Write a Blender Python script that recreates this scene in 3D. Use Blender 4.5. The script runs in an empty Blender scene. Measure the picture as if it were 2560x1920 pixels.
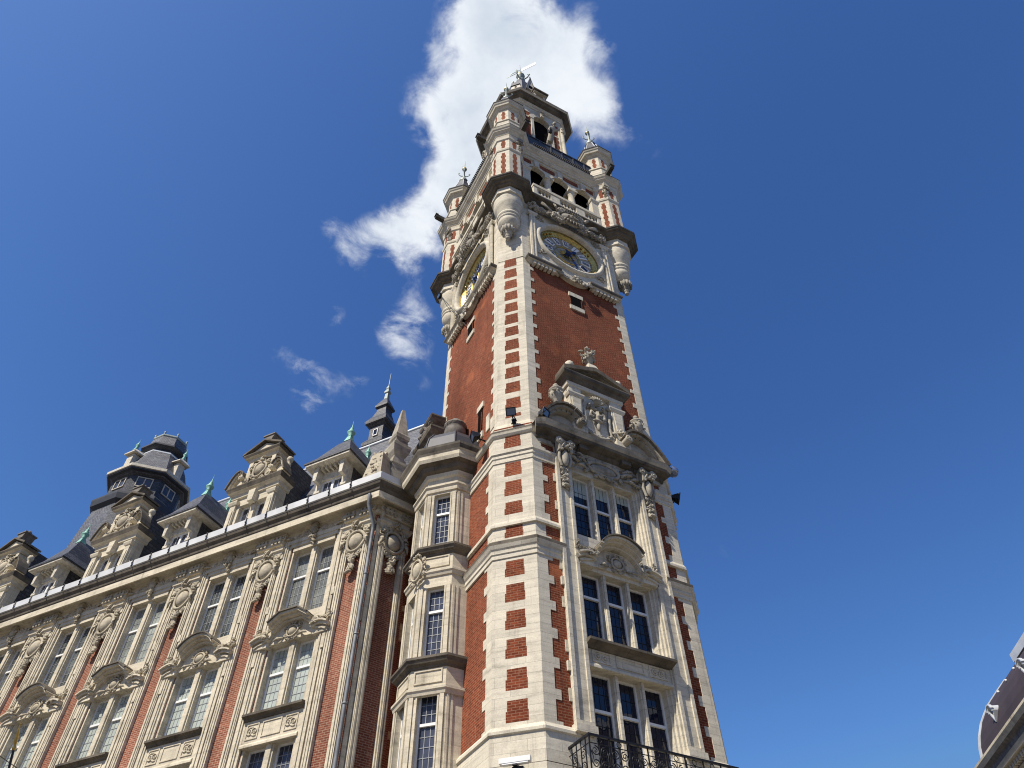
import bpy, bmesh, math, random
from math import sin, cos, pi, radians, sqrt, atan2
from mathutils import Matrix, Vector
random.seed(7)
S = bpy.context.scene
COL = S.collection

# ---------------------------------------------------------------- camera
CAM = Vector((-10.3179, -17.1330, 1.6))
RT = Vector((0.88108714, -0.47279617, -0.01221589))
UP = Vector((-0.34944161, -0.66817862, 0.65683171))
FW = Vector((0.31870991, 0.57445723, 0.75393825))
cd = bpy.data.cameras.new("camera"); cam = bpy.data.objects.new("camera", cd); COL.objects.link(cam)
cd.sensor_fit = 'HORIZONTAL'; cd.sensor_width = 36.0; cd.lens = 36.0 * 1847.27 / 2560
cd.clip_end = 5000; cd.clip_start = 0.1
m = Matrix.Identity(4)
for i in range(3):
    m[i][0], m[i][1], m[i][2], m[i][3] = RT[i], UP[i], -FW[i], CAM[i]
cam.matrix_world = m
S.camera = cam
S.cycles.pixel_filter_type = 'BLACKMAN_HARRIS'; S.cycles.filter_width = 1.1
S.render.resolution_x, S.render.resolution_y = 1024, 768

# ---------------------------------------------------------------- light
SUN_EL, SUN_AZ = radians(50.5), radians(19)     # azimuth measured from -X towards -Y
sd = Vector((-cos(SUN_AZ) * cos(SUN_EL), -sin(SUN_AZ) * cos(SUN_EL), sin(SUN_EL)))
ld = bpy.data.lights.new("sun", 'SUN'); ld.energy = 4.7; ld.angle = radians(0.53); ld.color = (1.0, 0.93, 0.82)
lo = bpy.data.objects.new("sun", ld); COL.objects.link(lo)
lo.rotation_euler = sd.to_track_quat('Z', 'Y').to_euler(); lo.location = (-40, -20, 60)
S.view_settings.view_transform = 'Standard'; S.view_settings.look = 'None'
S.view_settings.exposure = 0.43; S.view_settings.gamma = 1.0

w = bpy.data.worlds.new("World"); S.world = w; w.use_nodes = True
NT = w.node_tree; NT.nodes.clear()
class G:
    """tiny node-graph helper"""
    def __init__(s, nt): s.t = nt
    def n(s, typ, **kw):
        nd = s.t.nodes.new(typ)
        for k, v in kw.items():
            if k.startswith('_'): setattr(nd, k[1:], v)
        return nd
    def link(s, a, b): s.t.links.new(a, b)
    def put(s, sock, v):
        if isinstance(v, (int, float)): sock.default_value = v
        elif isinstance(v, (tuple, list, Vector)): sock.default_value = tuple(v)
        else: s.link(v, sock)
    def math(s, op, a, b=None, c=None, clamp=False):
        nd = s.n('ShaderNodeMath', _operation=op, _use_clamp=clamp)
        for k, v in enumerate((a, b, c)):
            if v is not None: s.put(nd.inputs[k], v)
        return nd.outputs[0]
    def vm(s, op, a, b=None):
        nd = s.n('ShaderNodeVectorMath', _operation=op)
        s.put(nd.inputs[0], a)
        if b is not None: s.put(nd.inputs[1], b)
        return nd.outputs['Value'] if op in ('DOT_PRODUCT', 'LENGTH', 'DISTANCE') else nd.outputs[0]
    def comb(s, x, y, z=0.0):
        nd = s.n('ShaderNodeCombineXYZ')
        for k, v in enumerate((x, y, z)): s.put(nd.inputs[k], v)
        return nd.outputs[0]
    def sep(s, v):
        nd = s.n('ShaderNodeSeparateXYZ'); s.put(nd.inputs[0], v); return nd.outputs
    def noise(s, vec, scale, detail=4, rough=0.55, dist=0.0):
        nd = s.n('ShaderNodeTexNoise'); s.put(nd.inputs['Vector'], vec)
        nd.inputs['Scale'].default_value = scale; nd.inputs['Detail'].default_value = detail
        nd.inputs['Roughness'].default_value = rough; nd.inputs['Distortion'].default_value = dist
        return nd.outputs['Fac']
    def ramp(s, f, stops):
        nd = s.n('ShaderNodeValToRGB'); cr = nd.color_ramp
        while len(cr.elements) > 1: cr.elements.remove(cr.elements[-1])
        cr.elements[0].position = stops[0][0]
        def c4(c): return (c, c, c, 1) if isinstance(c, (int, float)) else (*c, 1)
        cr.elements[0].color = c4(stops[0][1])
        for p, c in stops[1:]:
            e = cr.elements.new(p); e.color = c4(c)
        s.put(nd.inputs[0], f); return nd.outputs[0]
    def mix(s, f, a, b, mode='MIX'):
        nd = s.n('ShaderNodeMix', _data_type='RGBA', _blend_type=mode)
        s.put(nd.inputs[0], f)
        for k, v in ((6, a), (7, b)):
            if isinstance(v, (tuple, list)) and len(v) == 3: v = (*v, 1)
            s.put(nd.inputs[k], v)
        return nd.outputs[2]
    def sstep(s, v, a, b):
        nd = s.n('ShaderNodeMapRange', _interpolation_type='SMOOTHSTEP')
        s.put(nd.inputs[0], v); nd.inputs[1].default_value = a; nd.inputs[2].default_value = b
        return nd.outputs[0]

g = G(NT)
sky = g.n('ShaderNodeTexSky', _sky_type='NISHITA', _sun_disc=False, _sun_elevation=SUN_EL)
# Nishita sun direction: rotation 0 looks along +Y, positive turns towards +X
sky.sun_rotation = atan2(sd.x, sd.y)
sky.altitude = 50; sky.air_density = 1.0; sky.dust_density = 0.95; sky.ozone_density = 3.0
skyc = g.mix(1.0, sky.outputs[0], (0.62, 0.86, 1.22), 'MULTIPLY')
sp = g.sep(skyc)   # deepen the clear-air blue: a steeper tone per channel
skyc = g.comb(*[g.math('MINIMUM', g.math('MULTIPLY', g.math('POWER', sp[i], pw), k_), (1.5, 2.4, 5.0)[i]) for i, (pw, k_) in enumerate(((1.45, 1.06), (1.3, 0.865), (1.1, 0.875)))])
# one broken cumulus on a flat cloud layer: coordinates on a plane one unit overhead
tc = g.n('ShaderNodeTexCoord'); d = g.sep(tc.outputs['Generated'])
dz = g.math('MAXIMUM', d[2], 0.05)
q = g.comb(g.math('DIVIDE', d[0], dz), g.math('DIVIDE', d[1], dz))
BL = [(0.1004, 0.2519, 17.78, -8.86, 10.015, 18.812, 1), (0.1305, 0.228, 14.668, -7.804, 8.426, 15.825, 1), (0.1915, 0.2332, 15.318, -8.862, 8.761, 16.469, 1), (0.1544, 0.2954, 10.199, -5.334, 5.548, 10.442, 1), (0.1214, 0.3606, 16.726, -7.931, 8.653, 16.304, 0.95), (0.1019, 0.3896, 25.734, -11.595, 13.029, 24.563, 0.6), (0.2494, 0.2744, 14.246, -8.618, 7.88, 14.841, 1), (0.2978, 0.2856, 21.399, -13.629, 11.731, 22.115, 0.75), (0.2599, 0.2164, 42.646, -27.375, 24.735, 46.522, 0.45), (0.1728, 0.4035, 12.73, -6.315, 6.38, 12.043, 0.95), (0.1687, 0.4604, 16.417, -7.785, 7.899, 14.932, 0.8), (0.1537, 0.519, 18.088, -8.073, 8.358, 15.821, 0.75), (0.1245, 0.5646, 20.475, -8.498, 9.177, 17.386, 0.65), (0.0896, 0.5908, 23.849, -9.22, 10.509, 19.912, 0.58), (0.0597, 0.6316, 25.848, -9.276, 11.095, 21.038, 0.5), (0.1706, 0.5795, 19.836, -8.728, 8.805, 16.697, 0.5), (0.0918, 0.6658, 33.397, -12.379, 14.031, 26.64, 0.38), (0.1433, 0.6099, 27.144, -11.265, 11.813, 22.412, 0.36), (0.0263, 0.6089, 39.884, -13.693, 17.37, 32.9, 0.3), (0.1965, 0.7207, 21.424, -8.98, 8.704, 16.573, 0.4), (0.2377, 0.7661, 20.646, -8.911, 8.165, 15.574, 0.42), (0.2869, 0.8438, 25.528, -11.232, 9.654, 18.465, 0.36), (0.2007, 0.7659, 30.386, -12.486, 12.018, 22.911, 0.3), (0.1893, 0.6703, 25.883, -11.063, 10.845, 20.62, 0.34), (0.1092, 0.9152, 19.385, -6.432, 7.047, 13.47, 0.42), (0.1085, 0.9699, 29.588, -9.537, 10.444, 19.994, 0.36), (0.0936, 0.7609, 36.186, -12.732, 14.354, 27.321, 0.42), (0.1868, 0.9015, 23.881, -8.946, 8.746, 16.731, 0.32), (0.3923, 0.2773, 29.141, -20.807, 16.081, 30.348, 0.22), (0.2162, 0.1808, 40.304, -25.171, 24.095, 45.248, 0.4), (0.3397, 0.2793, 30.086, -20.227, 16.577, 31.263, 0.28), (0.0762, 0.8807, 39.899, -12.786, 14.781, 28.216, 0.34), (1.0877, 0.9887, 24.284, -19.608, 8.486, 16.474, 0.2), (0.0609, 0.311, 44.457, -19.843, 23.89, 44.919, 0.42), (0.0343, 0.8827, 35.624, -10.618, 13.183, 25.153, 0.26)]
fld = None
wq = g.n('ShaderNodeTexNoise'); g.put(wq.inputs['Vector'], q); wq.inputs['Scale'].default_value = 7.0; wq.inputs['Detail'].default_value = 5
wq.inputs['Roughness'].default_value = 0.6
qw = g.vm('ADD', q, g.vm('MULTIPLY', g.vm('SUBTRACT', wq.outputs['Color'], (0.5, 0.5, 0.5)), (0.075, 0.075, 0)))
for cx, cy, a, b_, c, d_, wt in BL:
    df = g.vm('SUBTRACT', qw, (cx, cy, 0))
    x = g.vm('DOT_PRODUCT', df, (a, b_, 0)); y = g.vm('DOT_PRODUCT', df, (c, d_, 0))
    r2 = g.math('MULTIPLY_ADD', x, x, g.math('MULTIPLY', y, y))
    e = g.math('MULTIPLY', g.math('EXPONENT', g.math('MULTIPLY', r2, -1.25)), wt)
    fld = e if fld is None else g.math('ADD', fld, e)
n1 = g.noise(q, 16.0, 9, 0.62, 0.4); n2 = g.noise(q, 5.0, 5, 0.55)
dens = g.math('ADD', g.math('MINIMUM', fld, 1.35), g.math('MULTIPLY', g.math('MULTIPLY', g.math('SUBTRACT', n1, 0.5), 2.0), g.math('MULTIPLY', fld, 2.2, clamp=True)))
cov = g.sstep(dens, 0.22, 1.22)
n3 = g.noise(q, 9.0, 6, 0.6)
shade = g.math('ADD', g.math('ADD', g.math('MULTIPLY', n2, 0.55), g.math('MULTIPLY', n3, 0.55)), g.math('MULTIPLY', g.math('SUBTRACT', fld, 1.0), 0.10))
ccol = g.mix(g.sstep(shade, 0.42, 0.78), (7.0, 7.3, 7.7), (4.9, 5.5, 6.3))
cloudmix = g.mix(cov, skyc, ccol)

# small wisps need the field to reach over the threshold only where it is wanted
bg = g.n('ShaderNodeBackground'); bg.inputs[1].default_value = 0.096
g.link(cloudmix, bg.inputs[0])
ow = g.n('ShaderNodeOutputWorld'); g.link(bg.outputs[0], ow.inputs[0])

# ---------------------------------------------------------------- materials
def newmat(name):
    mt = bpy.data.materials.new(name); mt.use_nodes = True
    nt = mt.node_tree; nt.nodes.clear(); g = G(nt)
    out = g.n('ShaderNodeOutputMaterial'); b = g.n('ShaderNodeBsdfPrincipled'); g.link(b.outputs[0], out.inputs[0])
    return mt, g, b
def wallcoord(g):
    """(along the wall, height, 0) from world position and the face's true normal"""
    geo = g.n('ShaderNodeNewGeometry')
    nn = g.vm('ADD', geo.outputs['True Normal'], (0.0011, 0.0017, 0))
    t = g.vm('NORMALIZE', g.vm('CROSS_PRODUCT', (0, 0, 1), nn))
    v = g.vm('CROSS_PRODUCT', geo.outputs['True Normal'], t)
    u = g.vm('DOT_PRODUCT', geo.outputs['Position'], t)
    vv = g.vm('DOT_PRODUCT', geo.outputs['Position'], g.vm('NORMALIZE', v))
    return g.comb(u, vv, 0.0), geo
def bump(g, b, h, strength=0.3, dist=0.02):
    nd = g.n('ShaderNodeBump'); nd.inputs['Strength'].default_value = strength; nd.inputs['Distance'].default_value = dist
    g.put(nd.inputs['Height'], h); g.link(nd.outputs[0], b.inputs['Normal'])
def bricktex(g, uv, c1, c2, mort, bw, bh, ms, smooth=0.1, bias=0.0):
    nd = g.n('ShaderNodeTexBrick'); g.put(nd.inputs['Vector'], uv)
    for k, c in (('Color1', c1), ('Color2', c2), ('Mortar', mort)): nd.inputs[k].default_value = (*c, 1)
    nd.inputs['Scale'].default_value = 1.0; nd.inputs['Mortar Size'].default_value = ms
    nd.inputs['Mortar Smooth'].default_value = smooth; nd.inputs['Bias'].default_value = bias
    nd.inputs['Brick Width'].default_value = bw; nd.inputs['Row Height'].default_value = bh
    return nd
def mat_brick(name, c1, c2, mort, bw=0.23, bh=0.082, ms=0.011, patch=(0.42, 0.14, 0.06), pf=0.6):
    mt, g, b = newmat(name); uv, geo = wallcoord(g); pos = geo.outputs['Position']
    br = bricktex(g, uv, c1, c2, mort, bw, bh, ms)
    col = g.mix(g.math('MULTIPLY', g.sstep(g.noise(pos, 0.55, 5, 0.6), 0.56, 0.72), pf), br.outputs['Color'], patch)
    fine = g.noise(pos, 9.0, 3, 0.6)
    col = g.mix(g.math('MULTIPLY', g.sstep(g.noise(pos, 5.5, 2, 0.5), 0.62, 0.74), 0.55), col, tuple(x * 1.25 for x in mort))
    col = g.mix(g.math('MULTIPLY', g.sstep(g.noise(g.vm('MULTIPLY', pos, (1.6, 1.6, 0.22)), 1.0, 5, 0.65), 0.54, 0.75), 0.5), col, (0.07, 0.035, 0.025))
    col = g.mix(1.0, col, g.ramp(fine, [(0.25, 0.78), (0.75, 1.2)]), 'MULTIPLY')
    big = g.noise(g.vm('MULTIPLY', pos, (1, 1, 0.35)), 0.5, 4, 0.6)
    col = g.mix(1.0, col, g.ramp(big, [(0.28, 0.66), (0.5, 0.98), (0.72, 1.22)]), 'MULTIPLY')
    g.put(b.inputs['Base Color'], col); b.inputs['Roughness'].default_value = 0.9
    b.inputs['Specular IOR Level'].default_value = 0.08
    bump(g, b, g.math('SUBTRACT', g.math('MULTIPLY', fine, 0.4), br.outputs['Fac']), 0.35, 0.012)
    return mt
def mat_stone(name, col, stain=(0.20, 0.175, 0.14), amt=0.45, bw=0.95, bh=0.31, joint=0.45, streak=0.5, lo=0.5, rough=0.8):
    mt, g, b = newmat(name); uv, geo = wallcoord(g); pos = geo.outputs['Position']
    c2 = tuple(x * 0.86 for x in col); c3 = tuple(x * joint for x in col)
    br = bricktex(g, uv, col, c2, c3, bw, bh, 0.009, 0.4)
    base = br.outputs['Color']
    st = g.noise(pos, 1.1, 6, 0.62)
    vs = g.noise(g.vm('MULTIPLY', pos, (3.2, 3.2, 0.32)), 1.0, 5, 0.65)
    hb = g.noise(g.comb(g.math('MULTIPLY', g.sep(uv)[0], 0.9), g.math('MULTIPLY', g.sep(uv)[1], 6.0)), 1.0, 4, 0.6)
    f = g.math('MULTIPLY', g.math('ADD', g.math('MULTIPLY', g.sstep(st, lo, 0.75), 0.7), g.math('MULTIPLY', g.sstep(vs, 0.5, 0.8), streak)), amt, clamp=True)
    c = g.mix(f, base, stain)
    c = g.mix(1.0, c, g.ramp(hb, [(0.28, 0.70), (0.42, 0.92), (0.65, 1.08)]), 'MULTIPLY')
    fine = g.noise(pos, 22, 3, 0.6)
    c = g.mix(1.0, c, g.ramp(fine, [(0.3, 0.88), (0.7, 1.08)]), 'MULTIPLY')
    g.put(b.inputs['Base Color'], c); b.inputs['Roughness'].default_value = rough
    b.inputs['Specular IOR Level'].default_value = 0.12
    bump(g, b, g.math('SUBTRACT', g.math('ADD', fine, g.math('MULTIPLY', st, 1.5)), g.math('MULTIPLY', br.outputs['Fac'], 0.6)), 0.25, 0.012)
    return mt
def mat_plain(name, col, rough=0.6, metal=0.0, var=0.25, scale=3.0, spec=0.5, coat=0.0):
    mt, g, b = newmat(name); geo = g.n('ShaderNodeNewGeometry')
    nz = g.noise(geo.outputs['Position'], scale, 5, 0.6)
    c = g.mix(1.0, (*col, 1), g.ramp(nz, [(0.3, 1 - var), (0.7, 1 + var)]), 'MULTIPLY')
    g.put(b.inputs['Base Color'], c); b.inputs['Roughness'].default_value = rough; b.inputs['Metallic'].default_value = metal
    b.inputs['Specular IOR Level'].default_value = spec
    return mt
def mat_slate(name, c1, c2, rough=0.45):
    mt, g, b = newmat(name); uv, geo = wallcoord(g); pos = geo.outputs['Position']
    br = bricktex(g, uv, c1, c2, tuple(x * 0.2 for x in c1), 0.30, 0.19, 0.022, 0.2)
    c = g.mix(1.0, br.outputs['Color'], g.ramp(g.noise(pos, 1.3, 5, 0.65), [(0.3, 0.7), (0.7, 1.3)]), 'MULTIPLY')
    g.put(b.inputs['Base Color'], c); g.put(b.inputs['Roughness'], g.math('ADD', g.math('MULTIPLY', g.noise(pos, 6, 3), 0.3), rough - 0.1))
    bump(g, b, g.math('SUBTRACT', 1.0, br.outputs['Fac']), 0.5, 0.015)
    return mt
def mat_glass(name, col, rough=0.03, var=0.5, spec=0.5):
    mt, g, b = newmat(name); geo = g.n('ShaderNodeNewGeometry'); pos = geo.outputs['Position']
    nz = g.noise(pos, 0.9, 4, 0.6)
    g.put(b.inputs['Base Color'], g.mix(1.0, (*col, 1), g.ramp(nz, [(0.3, 1 - var), (0.7, 1 + var)]), 'MULTIPLY'))
    b.inputs['Roughness'].default_value = rough; b.inputs['Specular IOR Level'].default_value = spec; b.inputs['IOR'].default_value = 1.5
    bump(g, b, g.noise(pos, 1.7, 2), 0.12, 0.03)
    return mt
M = dict(
    brick=mat_brick('red_brick', (0.225, 0.052, 0.022), (0.13, 0.030, 0.014), (0.25, 0.125, 0.075)),
    brickw=mat_brick('orange_red_brick', (0.275, 0.092, 0.052), (0.185, 0.058, 0.036), (0.36, 0.235, 0.165), bw=0.225, bh=0.078, ms=0.012, pf=0.15),
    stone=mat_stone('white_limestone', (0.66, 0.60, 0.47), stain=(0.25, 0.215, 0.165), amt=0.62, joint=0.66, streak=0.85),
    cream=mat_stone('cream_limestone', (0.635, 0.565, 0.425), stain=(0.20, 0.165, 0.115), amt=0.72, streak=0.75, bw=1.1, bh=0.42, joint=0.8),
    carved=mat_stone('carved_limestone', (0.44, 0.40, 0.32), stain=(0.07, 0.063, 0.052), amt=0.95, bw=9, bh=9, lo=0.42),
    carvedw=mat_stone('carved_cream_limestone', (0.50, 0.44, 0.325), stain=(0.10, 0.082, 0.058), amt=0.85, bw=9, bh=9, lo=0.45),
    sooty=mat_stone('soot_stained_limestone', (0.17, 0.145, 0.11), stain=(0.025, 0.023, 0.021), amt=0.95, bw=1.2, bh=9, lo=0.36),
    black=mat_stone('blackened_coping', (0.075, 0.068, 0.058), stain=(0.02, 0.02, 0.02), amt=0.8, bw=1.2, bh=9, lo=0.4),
    slate=mat_slate('grey_slate', (0.075, 0.073, 0.076), (0.034, 0.033, 0.037)),
    slatel=mat_slate('pale_grey_slate', (0.15, 0.15, 0.155), (0.075, 0.075, 0.082), 0.42),
    lead=mat_plain('lead_sheet', (0.028, 0.030, 0.037), 0.6, 0.0, 0.3, 2.0),
    zinc=mat_plain('pale_zinc', (0.55, 0.57, 0.58), 0.45, 0.15, 0.15, 1.5),
    zincd=mat_plain('brown_bitumen_roof', (0.032, 0.021, 0.025), 0.75, 0.0, 0.25, 0.8),
    pipe=mat_plain('grey_zinc_pipe', (0.20, 0.205, 0.205), 0.5, 0.25, 0.3, 2.5),
    patina=mat_plain('dull_lead_finial', (0.27, 0.31, 0.28), 0.6, 0.2, 0.35, 5),
    gutterw=mat_plain('chalky_gutter_paint', (0.60, 0.60, 0.58), 0.5, 0, 0.22, 0.9),
    copper=mat_plain('green_copper', (0.19, 0.40, 0.32), 0.6, 0.1, 0.25, 5),
    white=mat_plain('white_paint', (0.74, 0.73, 0.69), 0.45, 0, 0.08, 4),
    wood=mat_plain('peeling_cream_paint', (0.50, 0.45, 0.35), 0.65, 0, 0.3, 6),
    iron=mat_plain('black_iron', (0.012, 0.012, 0.014), 0.45, 0.3, 0.3, 6),
    gold=mat_plain('gilding', (0.54, 0.38, 0.115), 0.38, 1.0, 0.45, 7),
    enamel=mat_plain('white_enamel', (0.80, 0.80, 0.78), 0.5, 0, 0.06, 6, 0.2),
    blue=mat_plain('blue_enamel', (0.012, 0.03, 0.11), 0.45, 0, 0.1, 6, 0.2),
    dial=mat_plain('grey_dial_sheet', (0.33, 0.32, 0.27), 0.6, 0.0, 0.25, 4, 0.2),
    dark=mat_plain('dark_interior', (0.010, 0.009, 0.009), 0.95, 0, 0.3, 1, 0.0),  # near-black colour stands in for the shade inside openings
    came=mat_plain('lead_came', (0.27, 0.28, 0.285), 0.6, 0.2, 0.1, 4),
    glassb=mat_glass('grey_green_glass', (0.085, 0.095, 0.09), 0.04, 0.8, 0.5), gshade=mat_glass('half_blind_glass', (0.24, 0.26, 0.23), 0.06, 0.6, 0.5),
    gnavy=mat_glass('navy_glass', (0.006, 0.010, 0.026), 0.02, 0.4, 0.55),
    gblue=mat_glass('blue_glass', (0.045, 0.05, 0.07), 0.03, 0.6, 0.5),
    gcurt=mat_glass('curtain_backed_glass', (0.13, 0.135, 0.12), 0.05, 0.75, 0.5),
    gpale=mat_glass('blind_backed_glass', (0.40, 0.44, 0.39), 0.08, 0.15, 0.5),
    lens=mat_glass('lamp_glass', (0.10, 0.14, 0.22), 0.05, 0.2, 1.0),
    pave=mat_plain('pale_paving', (0.12, 0.11, 0.095), 0.8, 0, 0.2, 0.6),
    rust=mat_plain('dark_weathered_stone', (0.16, 0.14, 0.115), 0.85, 0, 0.45, 4),
    chrome=mat_plain('polished_dome', (0.35, 0.37, 0.42), 0.15, 0.8, 0.1, 4),
)

# ---------------------------------------------------------------- mesh builder
class MB:
    def __init__(s): s.V = []; s.F = []; s.MI = []; s.SM = []
    def add(s, vs, fs, mi=0, sm=False):
        o = len(s.V); s.V += [tuple(v) for v in vs]
        for f in fs: s.F.append([o + i for i in f]); s.MI.append(mi); s.SM.append(sm)
        return s
    def box(s, x0, x1, y0, y1, z0, z1, mi=0):
        v = [(x, y, z) for z in (z0, z1) for y in (y0, y1) for x in (x0, x1)]
        return s.add(v, [(0, 2, 3, 1), (4, 5, 7, 6), (0, 1, 5, 4), (2, 6, 7, 3), (0, 4, 6, 2), (1, 3, 7, 5)], mi)
    def prism(s, poly, y0, y1, mi=0, sm=False):
        """polygon in x,z pushed through y"""
        n = len(poly); v = [(x, y0, z) for x, z in poly] + [(x, y1, z) for x, z in poly]
        f = [tuple(range(n)), tuple(range(2 * n - 1, n - 1, -1))]
        s.add(v, f, mi)
        return s.add(v, [(i, (i + 1) % n, n + (i + 1) % n, n + i) for i in range(n)], mi, sm)
    def loft(s, rings, mi=0, sm=False, caps=True, closed=True):
        n = len(rings[0]); v = [p for r in rings for p in r]; f = []
        for k in range(len(rings) - 1):
            for i in range(n if closed else n - 1):
                j = (i + 1) % n; f.append((k * n + i, k * n + j, (k + 1) * n + j, (k + 1) * n + i))
        s.add(v, f, mi, sm)
        if caps:
            s.add(rings[0], [tuple(range(n - 1, -1, -1))], mi); s.add(rings[-1], [tuple(range(n))], mi)
        return s
    def plan(s, lv, mi=0, sm=False, caps=True):
        """list of (plan polygon, z)"""
        return s.loft([[(x, y, z) for x, y in p] for p, z in lv], mi, sm, caps)
    def mould(s, path, prof, closed=False, mi=0, lip=None, lipmi=1):
        """sweep profile [(out,z)] along a plan polyline; outward = right of travel"""
        n = len(path); mit = []
        for i in range(n):
            p = Vector(path[i]); a = Vector(path[i - 1]) if (closed or i > 0) else None
            b = Vector(path[(i + 1) % n]) if (closed or i < n - 1) else None
            d1 = (p - a).normalized() if a is not None else None; d2 = (b - p).normalized() if b is not None else None
            if d1 is None: d1 = d2
            if d2 is None: d2 = d1
            n1 = Vector((d1.y, -d1.x)); n2 = Vector((d2.y, -d2.x)); mm = (n1 + n2)
            if mm.length < 1e-6: mm = n1
            mm.normalize(); mm /= max(0.25, mm.dot(n1)); mit.append(mm)
        k = len(prof); v = [(path[i][0] + mit[i].x * o, path[i][1] + mit[i].y * o, z) for i in range(n) for o, z in prof]
        o0 = len(s.V); s.V += v
        for i in range(n if closed else n - 1):
            j = (i + 1) % n
            for a in range(k - 1):
                s.F.append([o0 + i * k + a, o0 + j * k + a, o0 + j * k + a + 1, o0 + i * k + a + 1])
                s.MI.append(lipmi if lip and a in lip else mi); s.SM.append(False)
        if not closed:
            for e in (0, n - 1):
                s.F.append([o0 + e * k + a for a in range(k)]); s.MI.append(mi); s.SM.append(False)
        return s
    def lathe(s, c, prof, n=12, mi=0, sm=True, rot=0.0, squash=None):
        rings = []
        for r, z in prof:
            rings.append([(c[0] + max(r, 1e-4) * cos(rot + 2 * pi * i / n), c[1] + max(r, 1e-4) * sin(rot + 2 * pi * i / n), c[2] + z) for i in range(n)])
        return s.loft(rings, mi, sm)
    def oct(s, c, prof, mi=0, n=8):
        """faceted lathe; r is the inradius"""
        k = cos(pi / n); return s.lathe(c, [(r / k, z) for r, z in prof], n, mi, False, pi / n)
    def tube(s, pts, r, n=6, mi=0, sm=True):
        pts = [Vector(p) for p in pts]; rs = r if isinstance(r, (list, tuple)) else [r] * len(pts); rings = []
        up = None
        for i, p in enumerate(pts):
            t = (pts[min(i + 1, len(pts) - 1)] - pts[max(i - 1, 0)]).normalized()
            if up is None: up = t.orthogonal().normalized()
            up = (up - t * up.dot(t)); up = up.normalized() if up.length > 1e-6 else t.orthogonal().normalized()
            sd_ = t.cross(up)
            rings.append([p + (up * cos(2 * pi * k / n) + sd_ * sin(2 * pi * k / n)) * rs[i] for k in range(n)])
        return s.loft(rings, mi, sm)
    def ell(s, c, r, n=8, mi=0, rot=None, sm=True):
        m_ = max(4, n // 2 + 1); rings = []
        for a in range(m_ + 1):
            t = pi * a / m_; rings.append([Vector((max(sin(t), 1e-3) * cos(2 * pi * k / n) * r[0], max(sin(t), 1e-3) * sin(2 * pi * k / n) * r[1], -cos(t) * r[2])) for k in range(n)])
        rings = [[tuple((rot @ p if rot else p) + Vector(c)) for p in rg] for rg in rings]
        return s.loft(rings, mi, sm, caps=False)
    def scroll(s, x, z, y, r, turns=1.5, a0=0.0, hand=1, th=None, n=5, mi=0, tail=None, grow=1.0):
        """volute in the x,z plane; spirals inwards from radius r"""
        th = th or r * 0.26; pts = []; rs = []
        if tail:
            for p in tail: pts.append(Vector((p[0], y, p[1]))); rs.append(th * 0.9)
        k = int(turns * 11)
        for i in range(k + 1):
            f = i / k; rr_ = r * (1 - 0.80 * f); a = a0 + hand * 2 * pi * turns * f
            pts.append(Vector((x + rr_ * cos(a), y - grow * th * f * 0.7, z + rr_ * sin(a)))); rs.append(th * (1 - 0.35 * f))
        s.tube(pts, rs, n, mi); s.ell((x, y - grow * th * 0.7, z), (th * 0.9,) * 3, 6, mi); return s
    def blobs(s, pts, size, jit=0.3, mi=0, per=2, seed=1):
        rn = random.Random(seed)
        for p in pts:
            for _ in range(per + 1):
                r = size * rn.uniform(0.45, 0.95); j = size * jit * 2.4
                rot = Matrix.Rotation(rn.uniform(0, pi), 3, 'Y') @ Matrix.Rotation(rn.uniform(-.5, .5), 3, 'X')
                s.ell((p[0] + rn.uniform(-j, j), p[1] + rn.uniform(-j, j) * 0.6, p[2] + rn.uniform(-j, j)), (r * rn.uniform(.35, .7), r * 0.7, r * rn.uniform(.9, 1.5)), 6, mi, rot, False)
        return s
    def leaf(s, x, z, y, ang, L, wd, mi=0, curl=0.35):
        """acanthus-like leaf standing off the wall"""
        d_ = Vector((cos(ang), 0, sin(ang))); p_ = Vector((-sin(ang), 0, cos(ang))); k = 6; pts = []
        for i in range(k + 1):
            f = i / k; wv = wd * sin(pi * min(1, f * 0.92 + 0.08)) * (1 if i % 2 else 0.72); c = Vector((x, y, z)) + d_ * (L * f) + Vector((0, -L * curl * sin(pi * f * 0.8), 0))
            pts.append((c - p_ * wv, c + Vector((0, -wd * 0.55, 0)), c + p_ * wv))
        for i in range(k):
            a, b = pts[i], pts[i + 1]; v = [*a, *b]
            s.add(v, [(0, 1, 4, 3), (1, 2, 5, 4), (0, 3, 5, 2)], mi, True)
        return s
    def build(s, name, mats, parent=None, frame=None, label=None):
        me = bpy.data.meshes.new(name); me.from_pydata([tuple(v) for v in s.V], [], s.F)
        for mt in (mats if isinstance(mats, (list, tuple)) else [mats]): me.materials.append(mt if not isinstance(mt, str) else M[mt])
        me.polygons.foreach_set('material_index', s.MI); me.polygons.foreach_set('use_smooth', s.SM)
        b = bmesh.new(); b.from_mesh(me); bmesh.ops.recalc_face_normals(b, faces=b.faces); b.to_mesh(me); b.free()
        return link(name, me, parent, frame, label)
WM = {}
def link(name, data, parent=None, frame=None, label=None):
    o = bpy.data.objects.new(name, data); COL.objects.link(o); fm = frame or Matrix.Identity(4)
    if parent is not None:
        o.parent = parent; o.matrix_local = WM[parent.name].inverted() @ fm
    else: o.matrix_local = fm
    WM[o.name] = fm.copy()
    if label: o['label'] = label
    return o
def tag(o, label, cat, group=None, kind=None):
    if label: o['label'] = label
    if cat: o['category'] = cat
    if group: o['group'] = group
    if kind: o['kind'] = kind
    return o
def thing(name, label, cat, frame=None, group=None):
    return tag(link(name, None, None, frame), label, cat, group)
def FR(x, y, z=0, ang=0): return Matrix.Translation((x, y, z)) @ Matrix.Rotation(ang, 4, 'Z')
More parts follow.
